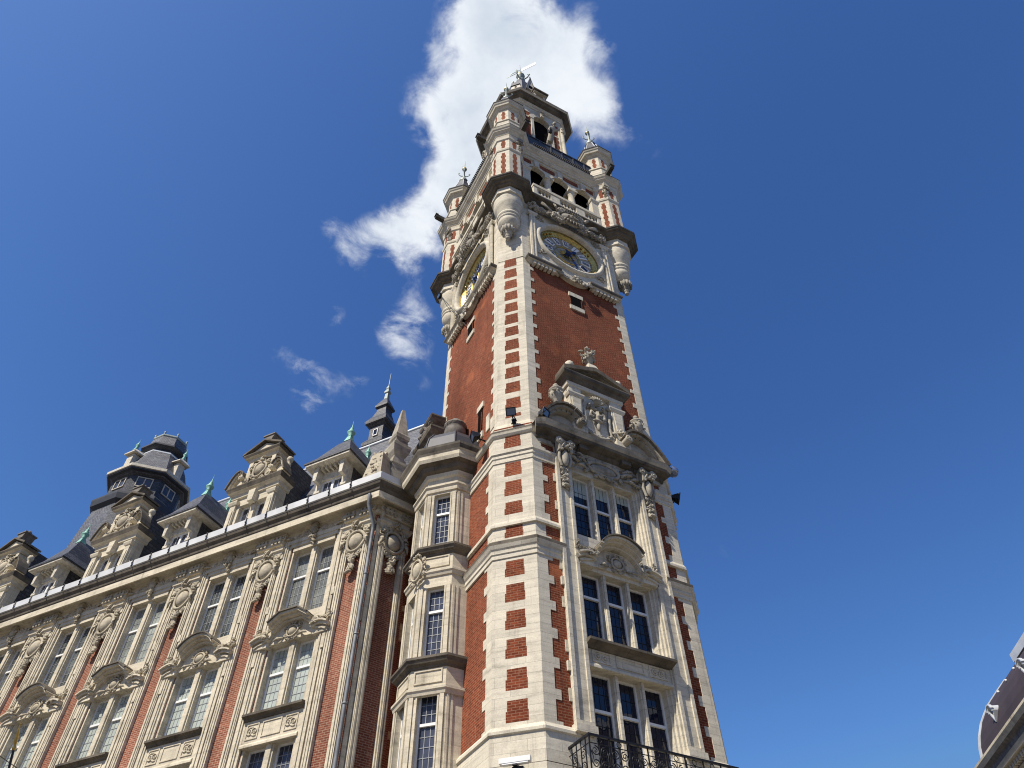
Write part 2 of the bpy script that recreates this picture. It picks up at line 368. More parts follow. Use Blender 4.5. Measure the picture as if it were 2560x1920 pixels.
def copy_tree(src, parent, frame, wm_src=None):
    """copy a part and its children to another frame; meshes are shared"""
    c = src.copy(); COL.objects.link(c); base = WM[src.name]
    c.parent = parent
    c.matrix_local = (WM[parent.name].inverted() @ frame) if parent else frame
    WM[c.name] = frame.copy()
    for ch in list(src.children):
        copy_tree(ch, c, frame @ base.inverted() @ WM[ch.name])
    return c
def half_scroll(b, xo, xi, zb, h, proj_, t=.10, mis=(1, 0, 0), vol=.17, mv=0):
    """half of a segmental gable rising from xo and curling down into a volute at xi"""
    def X(f): return xo + (xi - xo) * f
    pts = [(X(f), zb + h * g_) for f, g_ in ((0, 0), (.12, .33), (.25, .63), (.38, .85), (.52, .97), (.66, 1.0), (.80, .94), (.92, .77), (.98, .56))]
    for off, fr_, mi in ((.02, 1.0, mis[0]), (.02 - t, .8, mis[1]), (.02 - 2 * t, .58, mis[2])):
        for i in range(len(pts) - 1):
            (xa, za), (xb, zb_) = pts[i], pts[i + 1]; d_ = Vector((xb - xa, zb_ - za)).normalized(); n_ = Vector((-d_.y, d_.x)) * (1 if xi > xo else -1)
            b.prism([(xa + n_.x * off, za + n_.y * off), (xb + n_.x * off, zb_ + n_.y * off), (xb + n_.x * (off + t), zb_ + n_.y * (off + t)), (xa + n_.x * (off + t), za + n_.y * (off + t))], -proj_ * fr_, .2, mi)
    b.prism([(X(0), zb)] + [(x, z - 2.5 * t) for x, z in pts[1:8]] + [(X(.95), zb)], -.12, .2, 0)
    zc = zb + h * .48; xc_ = X(.93); hd = 1 if xi > xo else -1
    b.loft([[(xc_ + vol * cos(a), yy, zc + vol * sin(a)) for a in [2 * pi * i / 12 for i in range(12)]] for yy in (-proj_ * 1.02, .2)], mv, True)
    b.scroll(xc_, zc, -proj_ * 1.02, vol * .95, 1.4, pi / 2, -hd, vol * .3, mi=mv)
def arc(cx, cz, r, a0, a1, n): return [(cx + r * cos(a0 + (a1 - a0) * i / n), cz + r * sin(a0 + (a1 - a0) * i / n)) for i in range(n + 1)]

# ================================================================ clock tower
TC = (3.135, 4.205)
tower = thing('clock_tower', 'tall square belfry of red brick and white stone with gilded clock faces and corner turrets', 'clock tower', FR(*TC))
RF = FR(0, 0.2)                                   # right face of the shaft, local x 0..6.27
LF = FR(-0.87, 7.34, 0, -pi / 2)                  # left face
RF0 = FR(0, 0); LF0 = FR(-1.07, 7.34, 0, -pi / 2) # the same faces of the wider lower storeys
T_ = 0.41421
def plan(d):
    """chamfered square grown by d"""
    h = 4.205 + d; k = 3.135 + d * T_; cx, cy = TC
    return [(cx - k, cy - h), (cx + k, cy - h), (cx + h, cy - k), (cx + h, cy + k), (cx + k, cy + h), (cx - k, cy + h), (cx - h, cy + k), (cx - h, cy - k)]
def notch(p): return [p[0], (1.60, p[0][1]), (1.60, .75), (4.67, .75), (4.67, p[0][1])] + p[1:]
b = MB(); b.plan([(notch(plan(-.02)), 10.4), (notch(plan(-.02)), 22.3)]); b.plan([(plan(-.22), 22.2), (plan(-.22), 34.75)]); b.build('brick_shaft', 'brick', tower)
b = MB(); b.plan([(notch(plan(.06)), 9.6), (notch(plan(.06)), 10.48)]); b.plan([(plan(.06), -0.3), (plan(.06), 9.62)]); b.build('stone_base', 'stone', tower)

def strings(prof, lip=None):
    prof = [(o * .72 if o > 0 else o, z - .07) for o, z in prof]
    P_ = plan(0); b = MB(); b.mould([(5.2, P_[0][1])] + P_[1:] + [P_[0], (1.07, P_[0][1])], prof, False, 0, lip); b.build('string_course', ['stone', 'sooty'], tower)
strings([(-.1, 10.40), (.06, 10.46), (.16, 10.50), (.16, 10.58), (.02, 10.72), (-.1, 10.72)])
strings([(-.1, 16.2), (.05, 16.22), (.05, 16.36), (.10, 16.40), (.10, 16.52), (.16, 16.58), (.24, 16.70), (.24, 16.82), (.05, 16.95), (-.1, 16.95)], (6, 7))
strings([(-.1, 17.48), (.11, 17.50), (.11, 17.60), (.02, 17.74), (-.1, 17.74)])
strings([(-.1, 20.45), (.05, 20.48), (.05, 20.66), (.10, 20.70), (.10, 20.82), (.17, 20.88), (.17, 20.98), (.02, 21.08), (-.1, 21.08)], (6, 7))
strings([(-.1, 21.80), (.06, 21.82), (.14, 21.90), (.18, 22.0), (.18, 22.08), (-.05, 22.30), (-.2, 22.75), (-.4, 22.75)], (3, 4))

# corner quoins: chamfer slab, alternating teeth on both faces, brick panels set in the chamfer
lowp = [(10.75, 11.36), (11.66, 12.29), (12.62, 13.23), (13.56, 14.18), (14.5, 15.13), (15.43, 16.02), (16.97, 17.42)]
lowp += [(17.95, 18.49), (18.80, 19.46), (19.72, 20.36), (21.14, 21.78)]
upp = [((a - 1.6) * 1.01 + 1.6, (c - 1.6) * 1.01 + 1.6) for a, c in [(22.79, 22.98), (23.27, 23.91), (24.26, 24.89), (25.19, 25.86), (26.15, 26.86), (27.09, 27.79), (28.1, 28.75), (29.0, 29.72), (29.94, 30.64), (30.91, 31.6), (31.88, 32.6), (32.85, 33.59), (33.85, 34.57), (34.78, 35.56), (35.76, 36.54)]]
def corner(fr_ch, sides, back):
    """fr_ch(d): frame in the middle of the chamfer; sides: (frame, sign, x of the corner)"""
    b = MB()
    for d, z0, z1, pan in ((0, 10.6, 22.2, lowp), (-.2, 21.9, 34.8, upp)):
        hw = (1.5132 + d * .8284) / 2
        F = fr_ch
        def put(mb, x0, x1, y0, y1, za, zb, mi=0):
            v = []
            for z in (za, zb):
                for y in (y0, y1):
                    for x in (x0, x1): v.append(F @ Vector((x, y - d, z)))
            mb.add(v, [(0, 2, 3, 1), (4, 5, 7, 6), (0, 1, 5, 4), (2, 6, 7, 3), (0, 4, 6, 2), (1, 3, 7, 5)], mi)
        # chamfer slab reaching round the edges is made with the teeth as one mitred plan
        tz = [z0]
        for a, c in pan:
            if z0 < a < z1: tz += [a, c]
        tz.append(z1)
        for i in range(len(tz) - 1):
            za, zb = tz[i], tz[i + 1]
            mid = (za + zb) / 2; h_ = (zb - za)
            segs = [(za, zb, i % 2)]
            for sa, sb, odd in segs:
                L = (.40 if odd else .60)
                # mitred plan: tooth, edge, chamfer, edge, tooth
                t = 0.06
                pl = [(-hw - L * .7071, L * .7071), (-hw, 0), (hw, 0), (hw + L * .7071, L * .7071), (hw + L * .7071 - .1, L * .7071 + .1), (-hw - L * .7071 + .1, L * .7071 + .1)]
                b.plan([([tuple((F @ Vector((x, y - d, 0)))[:2]) for x, y in pl], sa), ([tuple((F @ Vector((x, y - d, 0)))[:2]) for x, y in pl], sb)])
        for a, c in pan:
            if z0 < a < z1:
                mz = a + (c - a) * .5
                w1, w2 = (.34, .30)
                if back: p = MB(); put(p, -w1 , w1 - .02, -.004, .05, a, mz); put(p, -w2, w2 + .0, -.006, .05, mz + .0, c); p.build('brick_panel', 'brick', tower)
    b.build('corner_quoins', 'stone', tower)
CH = FR(-.535, .535, 0, -pi / 4)
corner(CH, None, True)
corner(FR(6.805, .535, 0, pi / 4), None, None)
corner(FR(-.535, 7.875, 0, -3 * pi / 4), None, None)

# ---------------- windows with stone mullions, white casements and leaded panes
def casement(parent, fr, x0, x1, z0, z1, ztr, y, glass, cols=4, rows=(2, 5), fw=.065, name='window', blind=0, came='came'):
    """one light: white frame with transom (part), leaded panes (sub-part)"""
    f = MB()
    f.box(x0, x0 + fw, y - .07, y + .02, z0, z1); f.box(x1 - fw, x1, y - .07, y + .02, z0, z1)
    f.box(x0 + fw, x1 - fw, y - .07, y + .02, z1 - fw, z1); f.box(x0 + fw, x1 - fw, y - .07, y + .02, z0, z0 + fw)
    if ztr: f.box(x0 + fw, x1 - fw, y - .085, y + .02, ztr - fw * .7, ztr + fw * .7)
    o = f.build(name, 'white', parent, fr)
    p = MB(); p.box(x0 + fw * .6, x1 - fw * .6, y - .012, y + .03, z0 + fw * .6, z1 - fw * .6)
    if blind: p.box(x0 + fw, x1 - fw, y - .016, y - .012, z1 - blind, z1 - fw, 2)
    yy = y - .024; t = .006 if came == 'iron' else .009
    spans = [(z0 + fw, ztr - fw * .7, rows[1]), (ztr + fw * .7, z1 - fw, rows[0])] if ztr else [(z0 + fw, z1 - fw, rows[1])]
    for a, c, n in spans:
        for k in range(1, cols): xx = x0 + fw + (x1 - x0 - 2 * fw) * k / cols; p.box(xx - t, xx + t, yy, y - .012, a, c, 1)
        for k in range(1, n): zz = a + (c - a) * k / n; p.box(x0 + fw, x1 - fw, yy - .003, y - .0135, zz - t, zz + t, 1)
    p.build('glass', [glass, came, 'gpale'], o, fr)
    return o

# ---------------- carved ornament helpers (all stand on a wall plane y, facing -y)
def cartouche(b, x, z, w, h, y=0, mi=0, seed=1, drop=0, scr=True):
    b.ell((x, y, z), (w * .27, .16 * w + .03, h * .27), 14, mi)
    ring = [(x + w * .35 * cos(a) * (1 + .08 * cos(3 * a)), y - .05, z + h * .34 * sin(a)) for a in [2 * pi * i / 28 for i in range(29)]]
    b.tube(ring, w * .06, 6, mi)
    if scr:
        for s_ in (-1, 1):
            b.scroll(x + s_ * w * .40, z + h * .30, y, w * .13, 1.5, pi / 2 + s_ * 1.2, -s_, w * .05, mi=mi)
            b.scroll(x + s_ * w * .42, z - h * .16, y, w * .12, 1.5, -pi / 2 - s_ * .9, s_, w * .05, mi=mi)
            b.scroll(x + s_ * w * .2, z - h * .40, y, w * .13, 1.6, -pi / 2, -s_, w * .05, mi=mi)
            for k, a in enumerate((.2, .8, -.5)):
                b.leaf(x + s_ * w * .33, z + h * (.08 + .1 * k), y, pi / 2 - s_ * (pi / 2 - a), w * .26, w * .075, mi)
    rn = random.Random(seed)
    pts = [(x + w * .17 * cos(a), y - .07, z + h * .43 + h * .06 * sin(a)) for a in (0, 1, 2, 3.1)]
    b.blobs(pts, w * .10, .25, mi, 2, seed)
    pts = [(x + rn.uniform(-.42, .42) * w, y - .03, z + s2 * h * rn.uniform(.28, .44)) for s2 in (-1, 1) for _ in range(5)]
    b.blobs(pts, w * .075, .25, mi, 2, seed + 1)
    if drop:
        n = 6
        b.blobs([(x, y - .04, z - h * .5 - drop * i / n) for i in range(n)], w * .12, .3, mi, 3, seed + 2)
def garland(b, x0, z0, x1, z1, sag, y, size, n, mi=0, seed=3):
    pts = []
    for i in range(n + 1):
        f = i / n; pts.append((x0 + (x1 - x0) * f, y, z0 + (z1 - z0) * f - sag * 4 * f * (1 - f)))
    b.blobs(pts, size, .32, mi, 3, seed)
def urn(b, x, y, z, h, mi=0, lush=1, seed=5):
    r = h * .19
    b.box(x - r * .75, x + r * .75, y - r * .75, y + r * .75, z, z + h * .12, mi)
    b.lathe((x, y, z), [(r * .72, h * .12), (r * .4, h * .2), (r * .34, h * .25), (r * .75, h * .32), (r, h * .46), (r * 1.02, h * .56), (r * .8, h * .62), (r * 1.12, h * .655), (r * 1.12, h * .69), (r * .75, h * .72), (r * .45, h * .77), (r * .3, h * .81)], 14, mi)
    b.ell((x, y, z + h * .88), (r * .5, r * .5, h * .10), 8, mi)
    rn = random.Random(seed)
    pts = [(x + r * 1.0 * cos(a), y + r * 1.0 * sin(a), z + h * (.5 + .05 * sin(3 * a))) for a in [2 * pi * i / 11 for i in range(11)]]
    b.blobs(pts, r * .34, .3, mi, 2 * lush, seed)
    if lush > 1: b.blobs([(x + r * 1.1 * cos(a), y + r * 1.1 * sin(a), z + h * (.62 + .14 * (k % 3))) for k, a in enumerate([2 * pi * i / 12 for i in range(12)])], r * .5, .35, mi, 3, seed + 1)

# ---------------- right-face window bay of the lower storeys
bayc = 3.135
for sgn in (-1, 1):
    b = MB(); x0, x1 = (.95, 1.52) if sgn < 0 else (4.75, 5.32)
    b.box(x0, x1, -.10, .1, 10.72, 21.55)
    b.box(x0 - .02, x0 + .10, -.16, -.1, 10.72, 21.5); b.box(x1 - .10, x1 + .02, -.16, -.1, 10.72, 21.5)
    b.box(x0 + .1, x1 - .1, -.16, -.1, 10.72, 10.85)
    b.box(x0 - .07, x1 + .05, -.24, .1, 10.50, 10.72)                         # base block
    for z in (12.3, 15.2): b.box(x0 - .10, x0, -.06, .06, z, z + .3); 
    for z in (11.4, 12.9, 14.4, 15.8, 18.3, 19.6): b.box((x0 - .10) if sgn < 0 else x1, x0 if sgn < 0 else x1 + .10, -.012, .06, z, z + .38)
    b.build('pilaster', 'stone', tower, RF0)
    # stepped jamb of the window recess
    b = MB(); xo, xi = (1.52, 1.76) if sgn < 0 else (4.75, 4.51)
    s3 = (xi - xo) / 3
    for k, (yy) in enumerate((-.07, .02, .12)):
        xa, xb = sorted((xo + s3 * k, xo + s3 * (k + 1))); b.box(xa, xb, yy, .5, 9.6, 21.2)
    b.build('window_jamb', 'stone', tower, RF0)
wins = [(9.6, 12.62, 11.5, 0), (13.42, 16.15, 15.28, 0), (17.55, 20.45, 19.2, .55)]
lights = [(1.76, 2.58), (2.74, 3.53), (3.69, 4.51)]
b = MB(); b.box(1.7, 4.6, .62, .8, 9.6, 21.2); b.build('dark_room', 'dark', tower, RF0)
for z0, z1, zt, bl in wins:
    for k, (x0, x1) in enumerate(lights):
        casement(tower, RF0, x0, x1, z0, z1, zt, .42, 'gnavy', 4, (2, 5), .062, blind=(bl * (1.5 - .35 * k)) if bl else 0, came='iron')
    for xm in (2.66, 3.61):
        b = MB(); b.prism([(xm - .08, z0), (xm + .08, z0), (xm + .08, z1), (xm - .08, z1)], .16, .5); b.box(xm - .05, xm + .05, .10, .16, z0, z1)
        b.build('mullion', 'stone', tower, RF0)
# spandrel panel between the first and second rows
def spandrel(parent, fr, x0, x1, z0, z1, mat, pr=0.0):
    b = MB()
    b.box(x0, x1, -.02, .5, z0, z1)
    xm = (x0 + x1) / 2; w_ = x1 - x0
    b.mould([(x0 - .08, -.02), (x1 + .08, -.02)], [(-.1, z1 - .10), (.05, z1 - .10), (.10 + pr * .5, z1 - .03), (.22 + pr, z1 + .02), (.22 + pr, z1 + .10), (-.1, z1 + .16)], mi=1)
    b.mould([(x0, -.02), (x1, -.02)], [(-.1, z0 - .02), (.07, z0 - .02), (.07, z0 + .06), (.03, z0 + .12), (-.1, z0 + .12)])
    zc = (z0 + z1) / 2 + .02; hh = (z1 - z0) * .27
    for xa, xb in ((x0 + w_ * .05, x0 + w_ * .27), (x0 + w_ * .33, x0 + w_ * .67), (x0 + w_ * .73, x0 + w_ * .95)):
        for (a0, a1, c0, c1) in ((xa, xb, zc - hh, zc - hh + .04), (xa, xb, zc + hh - .04, zc + hh), (xa, xa + .04, zc - hh + .04, zc + hh - .04), (xb - .04, xb, zc - hh + .04, zc + hh - .04)):
            b.box(a0, a1, -.05, -.02, c0, c1)
    for xx, hd in ((x0 + w_ * .12, 1), (x0 + w_ * .20, -1), (x0 + w_ * .80, 1), (x0 + w_ * .88, -1)):
        b.scroll(xx, zc, -.03, hh * .62, 1.4, hd * 1.0, hd, .028)
    return b.build('spandrel_panel', [mat, 'sooty'], parent, fr)
spandrel(tower, RF0, 1.6, 4.67, 12.62, 13.3, 'stone', .14)
for z0, z1 in ((16.15, 17.55), (20.45, 21.9)): b = MB(); b.box(1.6, 4.67, .05, .5, z0, z1); b.build('lintel', 'stone', tower, RF0)

# broken segmental pediment with volutes over the middle window
def pediment(parent, fr, xc, w, z, mat, cmat, arch=True, seed=1, y=0.0):
    """z = springing of the curve; w = half width"""
    b = MB()
    def ribbon(pts, th, y0, y1, mi=0):
        poly_u = []; poly_l = []
        for i, (x, zz) in enumerate(pts):
            a = Vector(pts[max(i - 1, 0)]); c = Vector(pts[min(i + 1, len(pts) - 1)]); t = (c - a).normalized(); n_ = Vector((-t.y, t.x))
            poly_u.append((x + n_.x * th / 2, zz + n_.y * th / 2)); poly_l.append((x - n_.x * th / 2, zz - n_.y * th / 2))
        for i in range(len(pts) - 1):
            b.prism([poly_l[i], poly_l[i + 1], poly_u[i + 1], poly_u[i]], y0, y1, mi)
    aw = w * .50
    # tympanum
    b.prism([(xc - w * .985, z - .61), (xc + w * .985, z - .61), (xc + w * .985, z - .42), (xc + w * .8, z - .2), (xc + aw, z), (xc + aw * .6, z + .36), (xc - aw * .6, z + .36), (xc - aw, z), (xc - w * .8, z - .2), (xc - w * .985, z - .42)], y - .04, y + .3)
    if arch:
        top = arc(xc, z - aw * .42, aw * 1.12, pi * .86, pi * .14, 14)
    else:
        top = [(xc - aw * 1.06, z - .03), (xc - aw * .50, z + .36), (xc + aw * .50, z + .36), (xc + aw * 1.06, z - .03)]
        q_ = []
        for i in range(3):
            for k in range(4): f = k / 4; q_.append((top[i][0] * (1 - f) + top[i + 1][0] * f, top[i][1] * (1 - f) + top[i + 1][1] * f))
        top = q_ + [top[-1]]
    ribbon([(x, zz + .20) for x, zz in top], .06, y - .66, y + .2, 1)
    ribbon([(x, zz + .12) for x, zz in top], .11, y - .58, y + .2)
    ribbon([(x, zz + .02) for x, zz in top], .11, y - .42, y + .2)
    ribbon([(x, zz - .10) for x, zz in top], .10, y - .24, y + .2)
    for s_ in (-1, 1):
        # swan-neck side pieces: lip curve then moulded sweep below
        p0 = [(xc + s_ * w * f, z - .42 + hgt) for f, hgt in ((1.02, 0), (.92, .10), (.82, .16), (.72, .17), (.64, .13), (.58, .05))]
        ribbon(p0, .07, y - .40, y + .2); ribbon([(x, zz - .10) for x, zz in p0], .12, y - .30, y + .2)
        b.prism([(xc + s_ * w * .98, z - .75), (xc + s_ * w * .60, z - .75), (xc + s_ * w * .60, z - .40), (xc + s_ * w * .80, z - .34), (xc + s_ * w * .98, z - .48)], y - .16, y + .2)
        sw = [(xc + s_ * w * f, z + hgt) for f, hgt in ((.52, -.05), (.56, -.26), (.64, -.44), (.74, -.52), (.86, -.56), (.95, -.66))]
        ribbon(sw, .09, y - .22, y + .2); ribbon([(x, zz - .1) for x, zz in sw], .08, y - .14, y + .2)
        b.scroll(xc + s_ * w * .66, z - .16, y - .28, .16, 1.6, -pi / 2, s_, .055, mi=2)
        b.blobs([(xc + s_ * w * (.62 + .05 * k), y - .36, z - .30 + .10 * (k % 2)) for k in range(3)], .09, .3, 2, 2, seed + k_seed(s_))
        garland(b, xc + s_ * w * .62, z + .06, xc + s_ * w * .98, z - .02, .02, y - .16, .10, 6, 2, seed + 7 + s_)
        garland(b, xc + s_ * w * .93, z + .26, xc + s_ * w * .97, z - .1, 0, y - .16, .08, 4, 2, seed + 9 + s_)
    cartouche(b, xc, z - .22, .72, .80, y - .06, 2, seed)
    b.leaf(xc - .38, z - .42, y - .05, pi + .35, .42, .10, 2); b.leaf(xc + .38, z - .42, y - .05, -.35, .42, .10, 2)
    return b.build('pediment', [mat, 'sooty', cmat], parent, fr)
def k_seed(s_): return 3 if s_ < 0 else 4
pediment(tower, RF0 @ Matrix.Translation((0, 0, 16.82)) @ Matrix.Diagonal((1, 1, .85, 1)), bayc, 1.66, 0, 'stone', 'carved', True, 11)
# big cornice, its brackets, carved frieze
b = MB()
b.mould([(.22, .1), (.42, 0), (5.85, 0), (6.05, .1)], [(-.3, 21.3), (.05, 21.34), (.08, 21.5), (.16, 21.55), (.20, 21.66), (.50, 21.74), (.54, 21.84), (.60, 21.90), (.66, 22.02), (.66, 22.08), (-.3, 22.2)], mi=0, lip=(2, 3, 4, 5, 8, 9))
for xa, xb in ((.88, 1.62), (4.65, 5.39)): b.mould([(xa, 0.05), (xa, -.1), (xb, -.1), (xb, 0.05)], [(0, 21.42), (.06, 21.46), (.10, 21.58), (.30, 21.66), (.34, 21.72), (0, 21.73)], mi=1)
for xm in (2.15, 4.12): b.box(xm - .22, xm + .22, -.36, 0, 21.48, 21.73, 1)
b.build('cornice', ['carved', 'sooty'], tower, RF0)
for xm in (1.23, 5.04):
    b = MB(); 
    for s_ in (-1, 1): b.prism([(xm + s_ * .30, 20.9), (xm + s_ * .18, 20.9), (xm + s_ * .18, 21.55), (xm + s_ * .30, 21.55)], -.45, -.1)
    b.scroll(xm - .26, 21.33, -.42, .17, 1.6, 0, 1, .06); b.scroll(xm + .26, 21.33, -.42, .17, 1.6, pi, -1, .06)
    b.box(xm - .22, xm + .22, -.38, -.1, 21.1, 21.5); b.ell((xm, -.32, 20.62), (.15, .14, .40), 10)
    b.blobs([(xm + .12 * k, -.42, 21.15 - .1 * abs(k)) for k in (-1, 0, 1)], .13, .3, 0, 3, 21)
    b.tube([(xm - .2, -.3, 20.95), (xm - .26, -.3, 20.6), (xm - .16, -.3, 20.2)], .06); b.tube([(xm + .2, -.3, 20.95), (xm + .26, -.3, 20.6), (xm + .16, -.3, 20.2)], .06)
    b.scroll(xm - .12, 20.1, -.26, .10, 1.3, 0, 1, .04); b.scroll(xm + .12, 20.1, -.26, .10, 1.3, pi, -1, .04)
    b.blobs([(xm, -.20, 19.95 - .11 * k) for k in range(7)], .12, .3, 0, 3, 22)
    b.build('scroll_bracket', 'carved', tower, RF0)
b = MB(); xm = bayc
b.ell((xm, -.02, 20.98), (.62, .17, .24), 16)
b.tube([(xm + .70 * cos(a), -.08, 20.98 + .31 * sin(a)) for a in [2 * pi * i / 30 for i in range(31)]], .07)
for s_ in (-1, 1):
    b.scroll(xm + s_ * .62, 21.24, -.06, .15, 1.6, pi / 2, s_, .06); b.scroll(xm + s_ * .78, 20.72, -.06, .12, 1.5, -pi / 2, s_, .05)
    for k, (dx, dz, a, L) in enumerate(((.75, .05, .15, .55), (.85, .22, .3, .5), (.8, -.18, -.25, .6), (1.15, .0, .05, .5), (1.3, -.2, -.35, .35), (.35, -.36, -.9, .3))):
        b.leaf(xm + s_ * dx, 20.95 + dz, -.04, a if s_ > 0 else pi - a, L, .13)
    b.blobs([(xm + s_ * (.8 + .13 * k), -.1, 21.0 + .07 * sin(k * 2)) for k in range(6)], .08, .3, 0, 2, 31 + s_)
b.blobs([(xm + .14 * k, -.12, 20.60 - .03 * abs(k)) for k in (-2, -1, 0, 1, 2)], .11, .25, 0, 2, 33); b.blobs([(xm + .14 * k, -.12, 21.32) for k in (-2, -1, 0, 1, 2)], .09, .25, 0, 2, 34)
b.build('frieze_cartouche', 'carved', tower, RF0)

# ---------------- aedicule standing on the cornice
def aedicule(fr):
    A = link('aedicule', None, tower, fr)
    b = MB(); b.box(1.80, 4.47, -.05, .5, 22.1, 25.3); b.box(1.70, 4.57, -.16, .4, 22.1, 22.55); b.build('carved_panel_back', 'stone', A, fr)
    for x0, x1 in ((1.80, 2.40), (3.87, 4.47)):
        b = MB(); xm = (x0 + x1) / 2
        b.prism([(xm - .24, 22.5), (xm + .24, 22.5), (xm + .30, 24.6), (xm - .30, 24.6)], -.24, 0)
        b.prism([(xm - .16, 23.4), (xm + .16, 23.4), (xm + .22, 24.5), (xm - .22, 24.5)], -.28, -.24)
        b.mould([(xm - .30, 0), (xm - .30, -.22), (xm + .30, -.22), (xm + .30, 0)], [(0, 24.58), (.05, 24.6), (.10, 24.72), (.10, 24.80), (0, 24.84)])
        b.box(xm - .30, xm + .30, -.22, 0, 24.8, 25.3)
        b.blobs([(xm - .12, -.32, 23.3), (xm, -.32, 23.15), (xm + .12, -.32, 23.3), (xm, -.3, 22.95)], .12, .3, 0, 3, 41)
        b.box(xm - .34, xm + .34, -.34, 0, 22.2, 22.75); b.build('pilaster', 'stone', A, fr)
    b = MB(); path = [(1.76, .3), (1.76, -.22), (4.51, -.22), (4.51, .3)]
    b.mould(path, [(-.5, 25.2), (0, 25.2), (.04, 25.22), (.06, 25.42), (.14, 25.5), (.18, 25.58), (.30, 25.66), (.34, 25.78), (.34, 25.84), (0, 25.9)], mi=0, lip=(3, 4, 5, 6, 7))
    # raking sides
    for s_ in (-1, 1):
        e = bayc + s_ * 1.68; b.prism([(e, 25.84), (bayc, 26.46), (bayc, 26.72), (e, 26.08)] if s_ < 0 else [(bayc, 26.46), (e, 25.84), (e, 26.08), (bayc, 26.72)], -.56, .3, 1)
        b.prism([(e, 25.80), (bayc, 26.34), (bayc, 26.46), (e, 25.92)] if s_ < 0 else [(bayc, 26.34), (e, 25.80), (e, 25.92), (bayc, 26.46)], -.44, .3, 1)
    b.prism([(bayc - 1.5, 25.86), (bayc + 1.5, 25.86), (bayc, 26.42)], -.18, .3, 0)
    b.loft([[(bayc - .34, -.5, 26.5), (bayc + .34, -.5, 26.5), (bayc + .34, .2, 26.5), (bayc - .34, .2, 26.5)], [(bayc - .2, -.35, 27.15), (bayc + .2, -.35, 27.15), (bayc + .2, .1, 27.15), (bayc - .2, .1, 27.15)]]); b.box(1.75, 2.15, -.40, .1, 25.9, 26.25); b.ell((1.9, -.3, 26.45), (.22, .22, .26), 10)
    b.ell((4.4, -.3, 26.45), (.2, .2, .24), 10); b.build('gable', ['stone', 'sooty'], A, fr)
    b = MB(); xm = bayc
    for s_ in (-1, 1):
        b.tube([(xm + s_ * .70, -.1, 24.55), (xm + s_ * .62, -.14, 24.0), (xm + s_ * .58, -.14, 23.5), (xm + s_ * .66, -.1, 23.05), (xm + s_ * .40, -.16, 22.75), (xm, -.16, 22.62)], .08)
        b.scroll(xm + s_ * .74, 24.75, -.1, .16, 1.5, 0, s_, .06); b.scroll(xm + s_ * .70, 22.9, -.12, .19, 1.6, pi / 2, s_, .07)
        b.leaf(xm + s_ * .45, 24.25, -.08, pi / 2 + s_ * .4, .4, .1); b.leaf(xm + s_ * .66, 23.4, -.08, -pi / 2 + s_ * .3, .45, .12)
        b.blobs([(xm + s_ * (.15 + .1 * k), -.14, 22.72 + .05 * k) for k in range(5)], .10, .3, 0, 3, 50 + s_)
        b.tube([(xm + s_ * .1, -.16, 24.0), (xm + s_ * .30, -.2, 24.1), (xm + s_ * .36, -.2, 23.85), (xm + s_ * .22, -.2, 23.78)], .07)
    for a in [pi * (.12 + .76 * i / 8) for i in range(9)]: b.leaf(xm, 24.55, -.12, a, .48, .09, 0, .5)
    b.tube([(xm + .36 * cos(a), -.14, 24.55 + .22 * sin(a)) for a in [pi + pi * i / 10 for i in range(11)]], .07)
    b.ell((xm, -.18, 23.85), (.10, .10, .42), 8); b.ell((xm, -.2, 23.62), (.26, .10, .07), 8)      # fleur-de-lis
    b.ell((xm, -.18, 23.3), (.09, .09, .24), 8); b.leaf(xm, 23.55, -.14, pi / 2, .62, .13, 0, .2)
    b.build('carved_lily_panel', 'carved', A, fr)
    for s_ in (-1, 1):                                          # half segmental scroll gables
        b = MB(); half_scroll(b, bayc + s_ * 3.0, bayc + s_ * .98, 22.12, 1.28, .62)
        b.build('scroll_gable', ['carved', 'sooty'], A, fr)
    return A
aedicule(RF0)
def urn_thing(frame, x, y, z, h, lbl, lush=1, seed=5):
    b = MB(); urn(b, 0, 0, 0, h, 0, lush, seed)
    o = b.build('stone_urn', 'carved', None, frame @ Matrix.Translation((x, y, z))); tag(o, lbl, 'urn', 'carved stone urns on the tower front')
urn_thing(RF0, bayc, -.12, 27.1, 1.25, 'wide flower-filled stone urn on the apex of the triangular gable on the tower front', 3, 5)
urn_thing(RF0, 1.12, -.25, 23.42, 1.45, 'lidded stone urn on the left scroll of the tower gable', 1, 6)
urn_thing(RF0, 5.12, -.25, 23.42, 1.45, 'half-shaded lidded stone urn on the right scroll of the tower gable', 1, 7)

# ---------------- slit windows of the shaft
def slit(fr, x, z, w, h, lint=.42, y=0):
    b = MB(); b.box(x - w / 2, x + w / 2, y - .035, y + .3, z, z + h, 1)  # dark block proud of the solid wall paints the shaded opening
    b.box(x - lint, x + lint, y - .05, y + .1, z + h, z + h + .32); b.box(x - lint, x + lint, y - .05, y + .1, z - .32, z)
    b.box(x + w / 2 - .035, x + w / 2, y - .045, y, z + .06, z + h * .82, 2)  # brick sliver shaped as the sunlit part of the right jamb
    b.build('slit_window', ['stone', 'dark', 'brick'], tower, fr)
slit(RF, 3.135, 32.28, .62, .82); slit(LF, 3.135, 32.28, .62, .82)
slit(LF, 4.6, 23.6, .34, 1.5, .30)
for x, z, hh in ((5.35, 23.2, .9), (5.75, 22.9, .7), (.75, 25.4, .8), (1.0, 24.7, .7), (.9, 26.1, .4)): b = MB(); b.box(x - .16, x + .16, -.03, .1, z, z + hh); b.build('stone_block', 'stone', tower, LF)   # stray white stones in the left face

